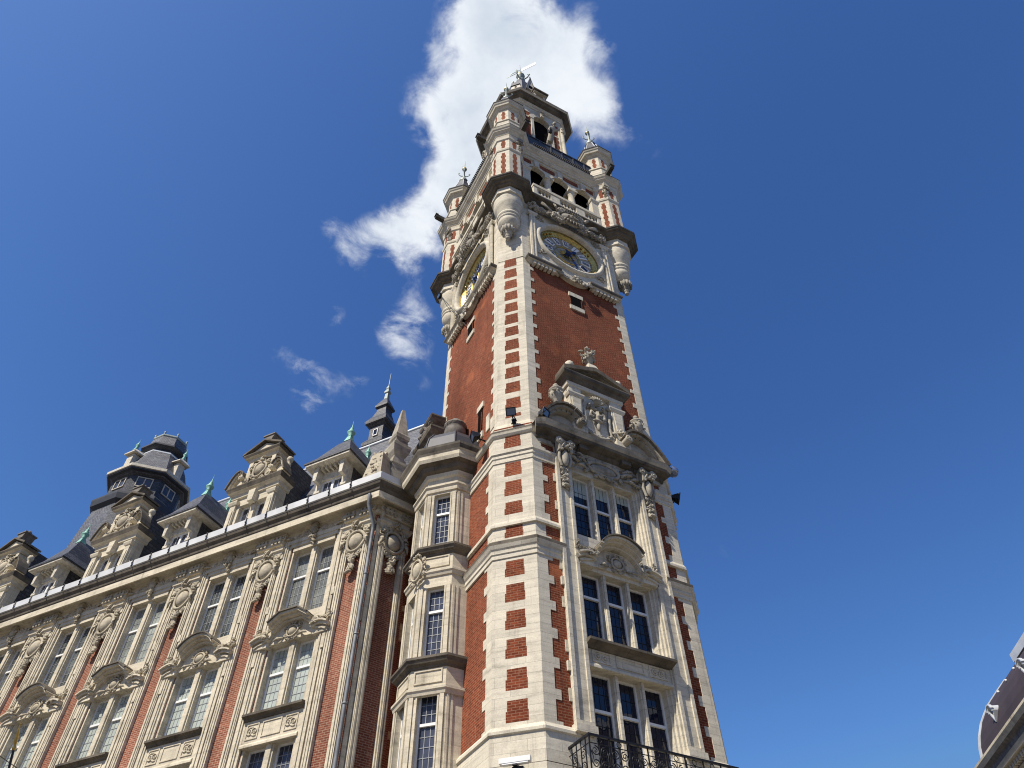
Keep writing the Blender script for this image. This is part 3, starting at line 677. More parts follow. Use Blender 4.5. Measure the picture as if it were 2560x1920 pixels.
# ================================================================ clock stage
CZ, CR = 37.65, 2.08
b = MB()
b.plan([(plan(-.95), 34.4), (plan(-.95), 41.2)], 1)                              # dark core behind the dials
for k in range(4):                                                               # solid corner piers
    rot = Matrix.Translation((*TC, 0)) @ Matrix.Rotation(k * pi / 2, 4, 'Z') @ Matrix.Translation((-TC[0], -TC[1], 0))
    pl = [(.62, .2), (.083, .2), (-.87, 1.153), (-.87, 1.69), (-.2, 1.69), (.62, .9)]
    pl = [tuple((rot @ Vector((x, y, 0)))[:2]) for x, y in pl]
    b.plan([(pl, 34.74), (pl, 41.2)])
b.build('clock_storey', ['stone', 'dark'], tower)
def clock_stage(fr):
    """clock, its stone surround, garlanded cartouche: built on the right face, y=0 is the shaft face"""
    b = MB(); xa, xb, z0, z1 = .56, 5.71, 34.74, 41.0; N = 48; xc = bayc
    # plate with a round hole
    out = []; inn = []
    for i in range(N):
        a = 2 * pi * i / N; c, s_ = cos(a), sin(a)
        hx = (xb - xa) / 2; hz = (z1 - CZ) if s_ > 0 else (CZ - z0)
        k = min(hx / abs(c) if abs(c) > 1e-6 else 1e9, hz / abs(s_) if abs(s_) > 1e-6 else 1e9)
        out.append((xc + c * k, CZ + s_ * k)); inn.append((xc + CR * .95 * c, CZ + CR * .95 * s_))
    for (yf, yb) in ((-.06, .35),):
        v = [(x, yf, z) for x, z in out] + [(x, yf, z) for x, z in inn] + [(x, yb, z) for x, z in inn]
        b.add(v, [(i, (i + 1) % N, N + (i + 1) % N, N + i) for i in range(N)] + [(N + i, N + (i + 1) % N, 2 * N + (i + 1) % N, 2 * N + i) for i in range(N)])
    b.prism([(xa, z1 - .01), (xb, z1 - .01), (xb, z1 + .2), (xa, z1 + .2)], -.06, .35)
    for x in (xa, xb - .34):                                                      # raised side strips
        b.box(x, x + .34, -.16, -.06, 34.9, 39.7); b.box(x + .05, x + .11, -.20, -.16, 34.9, 39.6); b.box(x + .23, x + .29, -.20, -.16, 34.9, 39.6)
        b.mould([(x - .05, -.06), (x - .05, -.16), (x + .39, -.16), (x + .39, -.06)], [(0, 39.6), (.04, 39.62), (.10, 39.76), (.10, 39.86), (0, 39.9)])
        b.blobs([(x + .17 + .1 * k, -.2, 40.2 + .22 * j) for k in (-1, 1) for j in range(4)], .12, .3, 2, 2, 61)
    for x0, x1 in ((.50, 1.95), (4.32, 5.77)):                                    # bracketed base at both ends
        b.mould([(x0, .05), (x0, -.06), (x1, -.06), (x1, .05)], [(-.05, 34.42), (.06, 34.44), (.10, 34.52), (.24, 34.58), (.30, 34.72), (.30, 34.82), (0, 34.9)], lip=(3, 4, 5))
        for k in range(6):
            xx = x0 + .08 + (x1 - x0 - .30) * k / 5; b.box(xx, xx + .14, -.26, 0, 34.28, 34.5)
    # moulding that dips under the dial between the ends
    low = [(1.95, 34.55), (2.2, 34.42)] + [(xc + 1.05 * cos(a), 35.02 + .78 * sin(a) * 1.0) for a in [pi * 1.12 + pi * .76 * i / 10 for i in range(11)]] + [(4.07, 34.42), (4.32, 34.55)]
    for i in range(len(low) - 1):
        (xa_, za_), (xb_, zb_) = low[i], low[i + 1]; b.prism([(xa_, za_), (xb_, zb_), (xb_, zb_ + .12), (xa_, za_ + .12)], -.24, .2, 0); b.prism([(xa_, za_ + .12), (xb_, zb_ + .12), (xb_, 34.98), (xa_, 34.98)], -.1, .2, 0)
    for s_ in (-1, 1):
        b.scroll(xc + s_ * .95, 34.62, -.2, .22, 1.7, pi / 2, s_, .07, mi=2); b.scroll(xc + s_ * .55, 34.42, -.2, .15, 1.5, pi / 2, -s_, .06, mi=2)
        b.leaf(xc + s_ * 1.2, 34.75, -.12, 0 if s_ > 0 else pi, .5, .12, 2)
        for zc, dz in ((39.6, 1), (36.2, -1)):                                    # carved spandrels round the dial
            b.blobs([(xc + s_ * (1.75 + .12 * i), -.08, zc + dz * .13 * j) for i in range(3) for j in range(3)], .11, .35, 2, 2, 62 + int(zc))
            b.box(xc + s_ * 1.5 if s_ > 0 else xc - 2.15, xc + 2.15 if s_ > 0 else xc - 1.5, -.085, -.06, (39.95 if dz > 0 else 35.85), (40.0 if dz > 0 else 35.9))
    for k in range(9): b.leaf(xc, 34.3, -.22, 2 * pi * k / 9, .36, .11, 2, .5)
    b.ell((xc, -.34, 34.3), (.15, .14, .15), 8, 2)
    b.build('clock_surround', ['stone', 'sooty', 'carved'], tower, fr)
    C = link('clock', None, tower, fr @ Matrix.Translation((xc, 0, CZ)))
    cf = fr @ Matrix.Translation((xc, 0, CZ))
    def ring(prof, mat, name, mi=None):
        n = 56; r_ = [[(r * cos(2 * pi * i / n), y, r * sin(2 * pi * i / n)) for i in range(n)] for r, y in prof]
        m_ = MB(); m_.loft(r_, 0, True, caps=False); return m_.build(name, mat, C, cf)
    ring([(1.93, .2), (1.93, -.1), (2.0, -.22), (2.12, -.24), (2.20, -.16), (2.24, -.05)], 'stone', 'stone_rim')
    ring([(1.93, .10), (1.92, .04), (1.84, .16), (1.74, .24), (1.68, .26), (1.66, .30)], 'gold', 'gilded_rim')
    m_ = MB()
    for k in range(48):
        a = 2 * pi * k / 48; m_.ell((1.63 * cos(a), .26, 1.63 * sin(a)), (.045, .04, .045), 6)
    for k in range(4):
        for s_ in (-.17, 0, .17):
            a = pi / 4 + k * pi / 2 + s_; m_.ell((1.78 * cos(a), .16, 1.78 * sin(a)), (.08, .06, .08), 6)
    m_.build('gilded_beading', 'gold', C, cf)['kind'] = 'stuff'
    m_ = MB(); m_.prism([(1.7 * cos(2 * pi * i / 56), 1.7 * sin(2 * pi * i / 56)) for i in range(56)], .30, .34); m_.build('dial', 'dial', C, cf)
    ring([(.78, .30), (.77, .24), (.73, .24), (.72, .29)], 'gold', 'inner_ring')
    m_ = MB()
    for k in range(24):
        a = 2 * pi * k / 24; r1 = .60 if k % 2 else .46
        m_.tube([(.14 * cos(a), .27, .14 * sin(a)), (r1 * .7 * cos(a + .06), .26, r1 * .7 * sin(a + .06)), (r1 * cos(a), .27, r1 * sin(a))], [.02, .028, .006], 5)
    for k in range(12):
        a = 2 * pi * (k + .5) / 12; m_.ell((1.14 * cos(a), .28, 1.14 * sin(a)), (.035, .02, .035), 6); m_.ell((.88 * cos(a), .28, .88 * sin(a)), (.055, .02, .055), 6)
    m_.build('gilded_rays', 'gold', C, cf)
    numer = ['XII', 'I', 'II', 'III', 'IIII', 'V', 'VI', 'VII', 'VIII', 'IX', 'X', 'XI']
    for k, t in enumerate(numer):
        a = pi / 2 - k * pi / 6; m_ = MB(); R_ = Matrix.Rotation(-(a - pi / 2), 4, 'Y')
        pf = R_ @ Matrix.Translation((0, 0, 1.24)); w1, w0, hh = .215, .145, .29
        pl = [(-w0, -hh), (w0, -hh), (w1, hh), (-w1, hh)]; m_.prism(pl, .255, .29)
        ws = {'I': .085, 'V': .17, 'X': .17}; tot = sum(ws[c] for c in t); sc = min(1.0, .27 / tot); x = -tot * sc / 2
        zt, zb = hh - .06, -hh + .06
        def bar(x0, za, x1, zb_, th):
            d_ = Vector((x1 - x0, zb_ - za)).normalized(); nn = Vector((-d_.y, d_.x)) * th / 2
            m_.prism([(x0 + nn.x, za + nn.y), (x1 + nn.x, zb_ + nn.y), (x1 - nn.x, zb_ - nn.y), (x0 - nn.x, za - nn.y)], .235, .256, 1)
        for c in t:
            wd = ws[c] * sc
            if c == 'I': bar(x + wd / 2, zt, x + wd / 2, zb, .020)
            elif c == 'V': bar(x + wd * .12, zt, x + wd / 2, zb, .03); bar(x + wd * .88, zt, x + wd / 2, zb, .014)
            else: bar(x + wd * .1, zt, x + wd * .9, zb, .03); bar(x + wd * .9, zt, x + wd * .1, zb, .014)
            x += wd
        m_.build('numeral_plate', ['enamel', 'blue'], C, cf @ pf)
    def hand(ang, L, wd, tail, name, y):
        m_ = MB(); pts = [(-tail, wd * .5), (-tail * .5, wd * .95), (0, wd * .5), (L * .55, wd * .55), (L * .62, wd * 1.25), (L * .80, wd * 1.15), (L, .008)]
        poly = [(p, -h) for p, h in pts] + [(p, h) for p, h in reversed(pts)]
        c, s_ = cos(ang), sin(ang); m_.prism([(p * c - h * s_, p * s_ + h * c) for p, h in poly], y, y + .035)
        m_.lathe((0, 0, 0), [(0, 0)], 3); n = 16
        m_.loft([[(r * cos(2 * pi * i / n), yy, r * sin(2 * pi * i / n)) for i in range(n)] for r, yy in ((.15, y + .04), (.15, y - .04), (.06, y - .08))], 0, True)
        m_.build(name, 'blue', C, cf)
    hand(pi / 2 - 2 * pi * (1 + 26 / 60) / 12, .86, .10, .3, 'hour_hand', .14)
    hand(pi / 2 - 2 * pi * 26 / 60, 1.30, .07, .35, 'minute_hand', .08)
    # cartouche with wings and garlands leaning out under the gallery
    b = MB(); zc = 40.45
    b.ell((xc, -.50, zc), (.72, .26, .44), 18); b.ell((xc, -.66, zc - .06), (.34, .14, .22), 10)
    b.blobs([(xc + .14 * k, -.78, zc - .12 - .03 * abs(k)) for k in (-2, -1, 0, 1, 2)], .10, .3, 0, 2, 70)
    b.tube([(xc + .86 * cos(a), -.52, zc + .54 * sin(a)) for a in [2 * pi * i / 32 for i in range(33)]], .10, 7)
    for s_ in (-1, 1):
        b.scroll(xc + s_ * .62, zc + .50, -.58, .24, 1.6, -pi / 2, s_, .10); b.scroll(xc + s_ * 1.02, zc - .1, -.46, .26, 1.7, pi / 2, s_, .09); b.scroll(xc + s_ * .3, zc + .62, -.6, .16, 1.4, -pi / 2, -s_, .07)
        b.leaf(xc + s_ * .9, zc + .3, -.5, pi / 2 - s_ * .7, .5, .15); b.leaf(xc + s_ * 1.1, zc - .3, -.4, -pi / 2 + s_ * .5, .5, .14)
        for k in range(5): b.leaf(xc + s_ * (1.0 + .1 * k), zc + .1 + .08 * k, -.38, (.25 + .08 * k) if s_ > 0 else pi - .25 - .08 * k, 1.0 - .1 * k, .12, 0, .1)
        garland(b, xc + s_ * 1.1, zc + .05, xc + s_ * 2.45, zc + .35, .30, -.30, .17, 13, 0, 71 + s_); garland(b, xc + s_ * .5, zc - .5, xc + s_ * 1.4, zc - .2, .22, -.46, .14, 9, 0, 73 + s_)
        garland(b, xc + s_ * 1.5, zc - .1, xc + s_ * 2.5, zc + .05, .18, -.26, .13, 9, 0, 78 + s_)
    for k in range(7): b.leaf(xc + .12 * (k - 3), zc + .50, -.62, pi / 2 - .12 * (k - 3), .42, .09, 0, .3)
    for k in range(7): b.leaf(xc + .14 * (k - 3), zc - .42, -.55, -pi / 2 + .18 * (k - 3), .42, .10, 0, .6)
    b.build('clock_cartouche', 'carved', tower, fr)
clock_stage(RF)
clock_stage(LF)

# ================================================================ gallery with arcade
lowplan = plan(-.2)
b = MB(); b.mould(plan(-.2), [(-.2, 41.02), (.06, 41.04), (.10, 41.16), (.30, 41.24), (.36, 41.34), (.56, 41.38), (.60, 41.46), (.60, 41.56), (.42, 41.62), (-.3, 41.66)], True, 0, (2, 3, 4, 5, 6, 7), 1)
b.plan([(plan(-.6), 41.2), (plan(-.6), 41.6)], 0); b.build('gallery_ledge', ['stone', 'sooty'], tower)
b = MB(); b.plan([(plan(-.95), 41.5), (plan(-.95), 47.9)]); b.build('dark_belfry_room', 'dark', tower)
def arcade(fr):
    xc = bayc; zs, r = 45.95, .70; cen = (xc - 1.77, xc, xc + 1.77); z1 = 47.95
    b = MB(); N = 14
    def column(x0, x1, zb): b.box(x0, x1, -.12, .55, zb, z1 + .0)
    edges = [.2] ; 
    for c in cen: edges += [c - r, c + r]
    edges.append(6.07)
    for k in range(0, 8, 2):                                    # solid wall between the arches
        if edges[k + 1] > edges[k]: b.box(edges[k], edges[k + 1], -.1, .12, zs if k in (2, 4) else 41.6, z1)
    for c in cen:
        pts = arc(c, zs, r, pi, 0, N)
        for i in range(N):
            (xa, za), (xb, zb) = pts[i], pts[i + 1]
            b.add([(xa, -.1, za), (xb, -.1, zb), (xb, -.1, z1), (xa, -.1, z1), (xa, .12, za), (xb, .12, zb), (xb, .12, z1), (xa, .12, z1)], [(0, 1, 2, 3), (5, 4, 7, 6), (0, 4, 5, 1)])
        ro = arc(c, zs, r + .24, pi, 0, N)                        # archivolt
        for i in range(N): b.prism([pts[i], pts[i + 1], ro[i + 1], ro[i]], -.17, -.1)
        b.prism([(c - .13, zs + r - .03), (c + .13, zs + r - .03), (c + .19, 47.55), (c - .19, 47.55)], -.26, -.1)
    b.box(.2, 6.07, -.15, -.1, 47.62, 47.95); b.mould([(.2, -.1), (6.07, -.1)], [(0, 47.5), (.08, 47.53), (.08, 47.6), (0, 47.66)])
    for x0 in (.3, 5.42):                                       # end piers with impost
        b.box(x0, x0 + .55, -.22, .5, 41.6, 45.7); b.mould([(x0, .2), (x0, -.22), (x0 + .55, -.22), (x0 + .55, .2)], [(0, 45.66), (.05, 45.7), (.10, 45.82), (.10, 45.92), (0, 45.95)])
    b.build('arcade_wall', 'stone', tower, fr @ FR(0, .14))
    b = MB()                                                    # red brick spandrels
    for xa, xb in ((.48, cen[0] - .32), (cen[0] + .32, cen[1] - .32), (cen[1] + .32, cen[2] - .32), (cen[2] + .32, 5.79)):
        n = 10
        for i in range(n):
            x0 = xa + (xb - xa) * i / n; x1 = xa + (xb - xa) * (i + 1) / n; xm = (x0 + x1) / 2; zz = 46.9
            for c in cen:
                if abs(xm - c) < r + .26: zz = max(zz, zs + sqrt(max(0, (r + .28) ** 2 - (xm - c) ** 2)))
            if zz < 47.4: b.box(x0, x1, -.112, -.1, zz + .02, 47.46)
    b.build('brick_spandrels', 'brick', tower, fr @ FR(0, .14))
    for c in (cen[0] + .885, cen[1] + .885):
        b = MB(); c0 = (c, .12, 0)
        b.lathe(c0, [(.27, 43.0), (.25, 43.1), (.235, 43.14), (.23, 44.2), (.20, 45.4), (.21, 45.45), (.25, 45.5), (.21, 45.55), (.23, 45.62), (.30, 45.74)], 18)
        b.box(c - .33, c + .33, -.2, .5, 45.74, 45.96); b.box(c - .29, c + .29, -.17, .42, 41.6, 43.0); b.build('column', 'stone', tower, fr @ FR(0, .08))
    B = MB(); x0, x1 = .75, 5.52                              # balustrade
    B.box(x0, x1, -.50, -.18, 41.6, 41.92); B.box(x0 - .03, x1 + .03, -.53, -.15, 42.72, 42.98); B.box(x0, x1, -.47, -.2, 42.62, 42.72)
    for xa in (x0, cen[0] + .885 - .3, cen[1] + .885 - .3, x1 - .25): B.box(xa, xa + (.25 if xa in (x0, x1 - .25) else .6), -.49, -.19, 41.92, 42.62)
    bal = B.build('balustrade', 'stone', tower, fr)
    n = MB(); prof = [(.07, 41.92), (.07, 41.97), (.045, 42.0), (.085, 42.12), (.09, 42.2), (.05, 42.4), (.04, 42.5), (.07, 42.56), (.07, 42.62)]
    for xa, xb in ((x0 + .25, cen[0] + .585), (cen[0] + 1.185, cen[1] + .585), (cen[1] + 1.185, x1 - .25)):
        k = max(2, int((xb - xa) / .2))
        for i in range(k): n.lathe((xa + (xb - xa) * (i + .5) / k, -.34, 0), prof, 8)
    n.build('balusters', 'stone', bal, fr)
arcade(RF); arcade(LF)

# main cornice breaking round the turrets
tur_c = [(-.535, .535), (6.805, .535), (6.805, 7.875), (-.535, 7.875)]
def main_plan():
    """octagonal turret bulges joined by straight walls, counter-clockwise"""
    out = []; r = .98; k = r / cos(pi / 8)
    for i, (cx, cy) in enumerate(tur_c):
        a0 = -pi / 2 + i * pi / 2 - pi / 4 - pi / 4         # direction of the first facet to leave the wall
        base = radians(225 + 90 * i)
        angs = [base + radians(22.5) + radians(45 * j) for j in (-3, -2, -1, 0, 1, 2)]
        pts = [(cx + k * cos(a), cy + k * sin(a)) for a in angs]
        out += pts
    return out
MP = main_plan()
b = MB()
b.mould(MP, [(-.5, 47.82), (.02, 47.84), (.05, 47.98), (.10, 48.02), (.14, 48.14), (.30, 48.30), (.34, 48.40), (.40, 48.46), (.46, 48.60), (.46, 48.72), (-.3, 48.86)], True, 0, (8, 9))
b.plan([(plan(-.4), 47.9), (plan(-.4), 48.8)]); b.build('main_cornice', ['stone', 'black'], tower)
for fr in (RF, LF):
    b = MB()
    for k in range(34): xx = .95 + (5.32 - .95) * k / 33; b.box(xx - .025, xx + .025, -.66, -.45, 48.72, 48.86, 1)
    b.box(.3, 5.97, -.05, .1, 48.8, 51.2, 0); b.box(.3, 5.97, -.10, .15, 51.2, 51.32, 0)
    for k in range(6): xx = .9 + 4.5 * k / 5; b.box(xx - .04, xx + .04, -.09, -.05, 48.8, 51.2, 0)
    b.build('lead_parapet', ['lead', 'black'], tower, fr)
    for s_ in (-1, 1):                                         # waterspouts with carved masks under them
        xx = bayc + s_ * 3.28; b = MB()
        b.loft([[(xx - .15, -.4, 48.45), (xx + .15, -.4, 48.45), (xx + .15, -.4, 48.85), (xx - .15, -.4, 48.85)], [(xx - .14, -1.7, 48.65), (xx + .14, -1.7, 48.65), (xx + .16, -1.7, 48.95), (xx - .16, -1.7, 48.95)]], 0)
        b.loft([[(xx - .18, -1.55, 48.9), (xx + .18, -1.55, 48.9), (xx + .18, -1.55, 49.0), (xx - .18, -1.55, 49.0)], [(xx - .18, -1.76, 48.9), (xx + .18, -1.76, 48.9), (xx + .18, -1.76, 49.0), (xx - .18, -1.76, 49.0)]], 0)
        b.build('waterspout', 'black', tower, fr)
        b = MB(); b.box(xx - .2, xx + .2, -.75, -.3, 47.6, 48.0); b.scroll(xx - .12, 47.4, -.65, .15, 1.3, 0, 1, .07); b.scroll(xx + .12, 47.4, -.65, .15, 1.3, pi, -1, .07)
        b.blobs([(xx, -.5, 47.2 - .14 * k) for k in range(7)], .17, .35, 0, 3, 81); b.build('carved_bracket', 'carved', tower, fr)

# ================================================================ corner turrets
def turret(cx, cy, ang):
    fr = FR(cx, cy, 0, ang); t = link('corner_turret', None, tower, fr)
    O = (0, 0, 0)
    b = MB()                                   # hanging corbel
    b.oct(O, [(.78, 40.28), (.88, 40.34), (.88, 41.05)]); b.oct(O, [(.86, 40.30), (.93, 40.34), (.93, 40.42), (.86, 40.46)])
    b.lathe(O, [(.26, 37.45), (.44, 37.62), (.58, 37.9), (.62, 38.1), (.58, 38.22), (.60, 38.26), (.64, 38.30), (.64, 38.40), (.60, 38.44), (.62, 38.50), (.68, 38.56), (.68, 38.70), (.62, 38.76), (.54, 38.84), (.56, 39.0), (.70, 39.3), (.81, 39.65), (.86, 40.0), (.86, 40.22), (.84, 40.36)], 28)
    b.build('corbel', 'stone', t, fr)
    b = MB(); yo = -.2
    b.lathe((0, yo, 0), [(.02, 36.25), (.11, 36.30), (.13, 36.40), (.08, 36.46), (.12, 36.50), (.16, 36.58), (.11, 36.64), (.20, 36.72), (.23, 36.78), (.19, 36.84), (.32, 36.95), (.37, 37.15), (.30, 37.32), (.26, 37.5)], 18)
    for k in range(12):
        a = 2 * pi * k / 12; b.ell((.33 * cos(a), yo + .33 * sin(a), 37.12), (.09, .09, .25), 6)
    b.build('pendant', 'carved', t, fr)
    b = MB(); b.oct(O, [(.95, 40.98), (1.06, 41.02), (1.08, 41.12), (1.22, 41.18), (1.26, 41.30), (1.38, 41.34), (1.44, 41.46), (1.44, 41.60), (1.20, 41.72), (.95, 41.76)])
    b.build('turret_ledge', 'sooty', t, fr)
    b = MB(); b.oct(O, [(1.40, 41.44), (1.455, 41.45), (1.455, 41.61), (1.20, 41.73)]); b.build('ledge_coping', 'black', t, fr)
    def shaft(name, r, z0, z1, zp0, zp1, steps):
        b = MB(); b.oct(O, [(r, z0), (r, z1)]); s_ = b.build(name, 'stone', t, fr)
        for j in range(8):
            b = MB(); F = Matrix.Rotation(-pi / 2 + j * pi / 4 + pi / 2, 4, 'Z')
            for i in range(steps):
                za = zp0 + (zp1 - zp0) * i / steps; zb = zp0 + (zp1 - zp0) * (i + 1) / steps; hw = r * (.17 if i % 2 else .115)
                v = [F @ Vector((x, y, z)) for z in (za, zb) for y in (-r - .006, -r + .05) for x in (-hw, hw)]
                b.add(v, [(0, 2, 3, 1), (4, 5, 7, 6), (0, 1, 5, 4), (2, 6, 7, 3), (0, 4, 6, 2), (1, 3, 7, 5)])
            b.build('brick_strip', 'brick', s_, fr)
    shaft('lower_shaft', .92, 41.6, 47.9, 41.85, 45.6, 11)
    for j in range(8):
        b = MB(); F = Matrix.Rotation(j * pi / 4, 4, 'Z')
        for i in range(3):
            hw = .115 if i % 2 == 0 else .15
            v = [F @ Vector((x, y, z)) for z in (46.35 + .4 * i, 46.75 + .4 * i) for y in (-.926, -.88) for x in (-hw, hw)]
            b.add(v, [(0, 2, 3, 1), (4, 5, 7, 6), (0, 1, 5, 4), (2, 6, 7, 3), (0, 4, 6, 2), (1, 3, 7, 5)])
        b.build('brick_strip', 'brick', t, fr)
    b = MB(); b.oct(O, [(.9, 45.85), (.97, 45.9), (1.0, 46.02), (1.0, 46.1), (.9, 46.15)]); b.build('turret_band', 'stone', t, fr); b = MB(); b.oct(O, [(.92, 47.4), (1.0, 47.5), (1.02, 47.7), (1.06, 47.9)]); b.build('turret_band', 'stone', t, fr)
    b = MB(); b.oct(O, [(1.0, 48.6), (.98, 50.3), (.94, 50.5), (1.02, 50.56), (1.02, 50.68), (.84, 50.9), (.80, 51.1)]); b.build('turret_plinth', ['stone'], t, fr)
    shaft('lantern', .84, 50.8, 52.9, 51.0, 52.5, 5)
    b = MB(); b.oct(O, [(.8, 52.55), (.86, 52.6), (.86, 52.72), (.92, 52.78), (1.05, 52.95), (1.15, 53.0), (1.20, 53.15), (1.26, 53.22), (1.32, 53.36), (1.32, 53.46), (1.0, 53.58)]); b.build('turret_cornice', ['stone'], t, fr); b = MB(); b.oct(O, [(1.30, 53.36), (1.345, 53.37), (1.345, 53.48), (1.0, 53.62)]); b.build('cornice_coping', 'black', t, fr)
    b = MB(); b.oct(O, [(1.28, 53.44), (1.05, 53.8), (.82, 54.5), (.58, 55.5), (.42, 56.3), (.36, 56.5), (.40, 56.6), (.28, 56.75)]); 
    for j in range(8):
        a = pi / 8 + j * pi / 4; b.tube([((r / .924) * cos(a), (r / .924) * sin(a), z) for r, z in ((1.28, 53.46), (1.05, 53.82), (.82, 54.52), (.58, 55.52), (.42, 56.32))], .035, 5, 1)
    b.build('turret_roof', ['slate', 'zinc'], t, fr)
    b = MB(); b.lathe(O, [(.28, 56.7), (.36, 56.9), (.30, 57.1), (.16, 57.3), (.20, 57.4), (.12, 57.6), (.07, 58.2), (.06, 58.9), (.14, 59.0), (.19, 59.15), (.14, 59.32), (.04, 59.4), (.03, 60.2), (.004, 60.75)], 10)
    for j in range(4):
        a = j * pi / 2 + .4; dx, dy = cos(a), sin(a)
        b.tube([(0, 0, 57.9), (.25 * dx, .25 * dy, 57.85), (.42 * dx, .42 * dy, 58.1), (.48 * dx, .48 * dy, 58.3), (.38 * dx, .38 * dy, 58.36)], .035, 5)
    b.ell((0, 0, 59.15), (.2, .2, .19), 10, 1); b.build('finial', ['patina', 'gold'], t, fr)
    return t
t0 = turret(*tur_c[0], -pi / 4)
copy_tree(t0, tower, FR(*tur_c[1], 0, pi / 4)); copy_tree(t0, tower, FR(*tur_c[3], 0, -3 * pi / 4))

# ================================================================ upper belfry stage
def oplan(s_, a_):
    cx, cy = TC; return [(cx - a_, cy - s_), (cx + a_, cy - s_), (cx + s_, cy - a_), (cx + s_, cy + a_), (cx + a_, cy + s_), (cx - a_, cy + s_), (cx - s_, cy + a_), (cx - s_, cy - a_)]
US, UA = 2.6, 1.88
UF = FR(TC[0], TC[1] - US); UC = FR(TC[0] - (US + UA) / 2, TC[1] - (US + UA) / 2, 0, -pi / 4); ULF = FR(TC[0] - US, TC[1], 0, -pi / 2)
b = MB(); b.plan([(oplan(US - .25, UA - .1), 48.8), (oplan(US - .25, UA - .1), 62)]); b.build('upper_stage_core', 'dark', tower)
b = MB(); b.plan([(oplan(US + .05, UA), 48.8), (oplan(US + .05, UA), 53.0)]); b.build('upper_stage_base', 'stone', tower)
def upper_face(fr):
    b = MB(); zs, r, N = 59.15, .74, 14; z1 = 61.3
    for s_ in (-1, 1):
        x0, x1 = sorted((s_ * r, s_ * UA)); b.box(x0, x1, 0, .25, 53, z1)
        x0, x1 = sorted((s_ * r, s_ * (r + .22))); b.box(x0, x1, -.12, 0, 53, zs); b.box(x0 - .03, x1 + .03, -.16, 0, zs - .12, zs + .06)
        x0, x1 = sorted((s_ * 1.56, s_ * UA)); b.box(x0, x1, -.08, 0, 53, 60.6)
        b.lathe((s_ * 1.86, -.12, 0), [(.16, 53), (.15, 59.6), (.2, 59.8)], 10); b.blobs([(s_ * 1.86, -.26, 59.5 - .14 * k) for k in range(7)], .13, .3, 1, 2, 91)
        x0, x1 = sorted((s_ * .96, s_ * 1.58)); b.box(x0, x1, -.04, 0, 57.9, 58.1); b.box(x0, x1, -.04, 0, 60.2, 60.5)
    pts = arc(0, zs, r, pi, 0, N); ro = arc(0, zs, r + .42, pi, 0, N)
    for i in range(N):
        (xa, za), (xb, zb) = pts[i], pts[i + 1]
        b.add([(xa, 0, za), (xb, 0, zb), (xb, 0, z1), (xa, 0, z1), (xa, .25, za), (xb, .25, zb)], [(0, 1, 2, 3), (0, 4, 5, 1)]); b.prism([pts[i], pts[i + 1], ro[i + 1], ro[i]], -.12, 0)
    b.prism([(-.14, zs + r - .05), (.14, zs + r - .05), (.24, 61.0), (-.24, 61.0)], -.34, 0); b.blobs([(0, -.36, 60.2), (0, -.36, 60.5)], .16, .3, 1, 3, 92)
    b.build('arched_wall', ['stone', 'carved'], tower, fr)
    b = MB()
    for s_ in (-1, 1):
        for za, zb in ((53.6, 57.88), (58.12, 59.2), (59.5, 60.2)):
            n = max(2, int((zb - za) / .45))
            for i in range(n):
                xo = 1.55 if i % 2 else 1.42; x0, x1 = sorted((s_ * .98, s_ * xo)); b.box(x0, x1, -.015, 0, za + (zb - za) * i / n, za + (zb - za) * (i + 1) / n)
    b.build('brick_strips', 'brick', tower, fr)
upper_face(UF); upper_face(ULF)
b = MB(); hw = (US - UA) * .7071; b.box(-hw, hw, 0, .3, 53, 61.4); b.box(-hw * .7, hw * .7, -.05, 0, 53.5, 60.3); b.build('stage_chamfer', 'stone', tower, UC)
b = MB(); b.box(-hw, hw, 0, .3, 53, 61.3); b.build('stage_chamfer', 'stone', tower, FR(TC[0] + (US + UA) / 2, TC[1] - (US + UA) / 2, 0, pi / 4))
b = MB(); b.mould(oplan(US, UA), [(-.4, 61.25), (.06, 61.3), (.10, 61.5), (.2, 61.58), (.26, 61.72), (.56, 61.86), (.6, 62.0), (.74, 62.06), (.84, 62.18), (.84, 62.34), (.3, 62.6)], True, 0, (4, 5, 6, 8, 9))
b.plan([(oplan(US - .1, UA), 61.1), (oplan(US - .1, UA), 62.55)]); b.build('upper_cornice', ['stone', 'sooty'], tower)
b = MB(); b.plan([(oplan(US + .4, UA + .15), 62.4), (oplan(1.95, 1.2), 65.5), (oplan(1.6, .9), 68.0), (oplan(1.45, .8), 71.0), (oplan(.9, .5), 72.8), (oplan(.3, .15), 75.2)]); b.build('belfry_roof', 'slate', tower)
b = MB()                                                     # roof dormers: gabled ones on the faces, one hipped on the chamfer
b.prism([(-.62, 66.6), (.62, 66.6), (.0, 70.9)], -.1, 1.8, 0); b.prism([(-.7, 66.5), (-.62, 66.5), (0, 71.0), (0, 71.25)], -.2, 1.8, 1); b.prism([(.62, 66.5), (.7, 66.5), (0, 71.25), (0, 71.0)], -.2, 1.8, 1)
b.prism(arc(0, 67.7, .3, 0, pi, 10) + [(-.3, 66.9), (.3, 66.9)], -.11, -.02, 2); b.prism(arc(0, 69.1, .1, 0, 2 * pi, 10)[:-1], -.11, -.02, 2); b.lathe((0, 0, 0), [(.05, 70.8), (.03, 71.3), (.1, 71.5), (.02, 71.7), (.003, 72.4)], 8, 1)
roofd = b.build('roof_dormer', ['wood', 'slate', 'dark'], tower, FR(TC[0] - .10, TC[1] - 1.70) @ Matrix.Translation((0, 0, 22.0)) @ Matrix.Diagonal((.68, .68, .68, 1)) @ Matrix.Translation((0, 0, 2.0)))
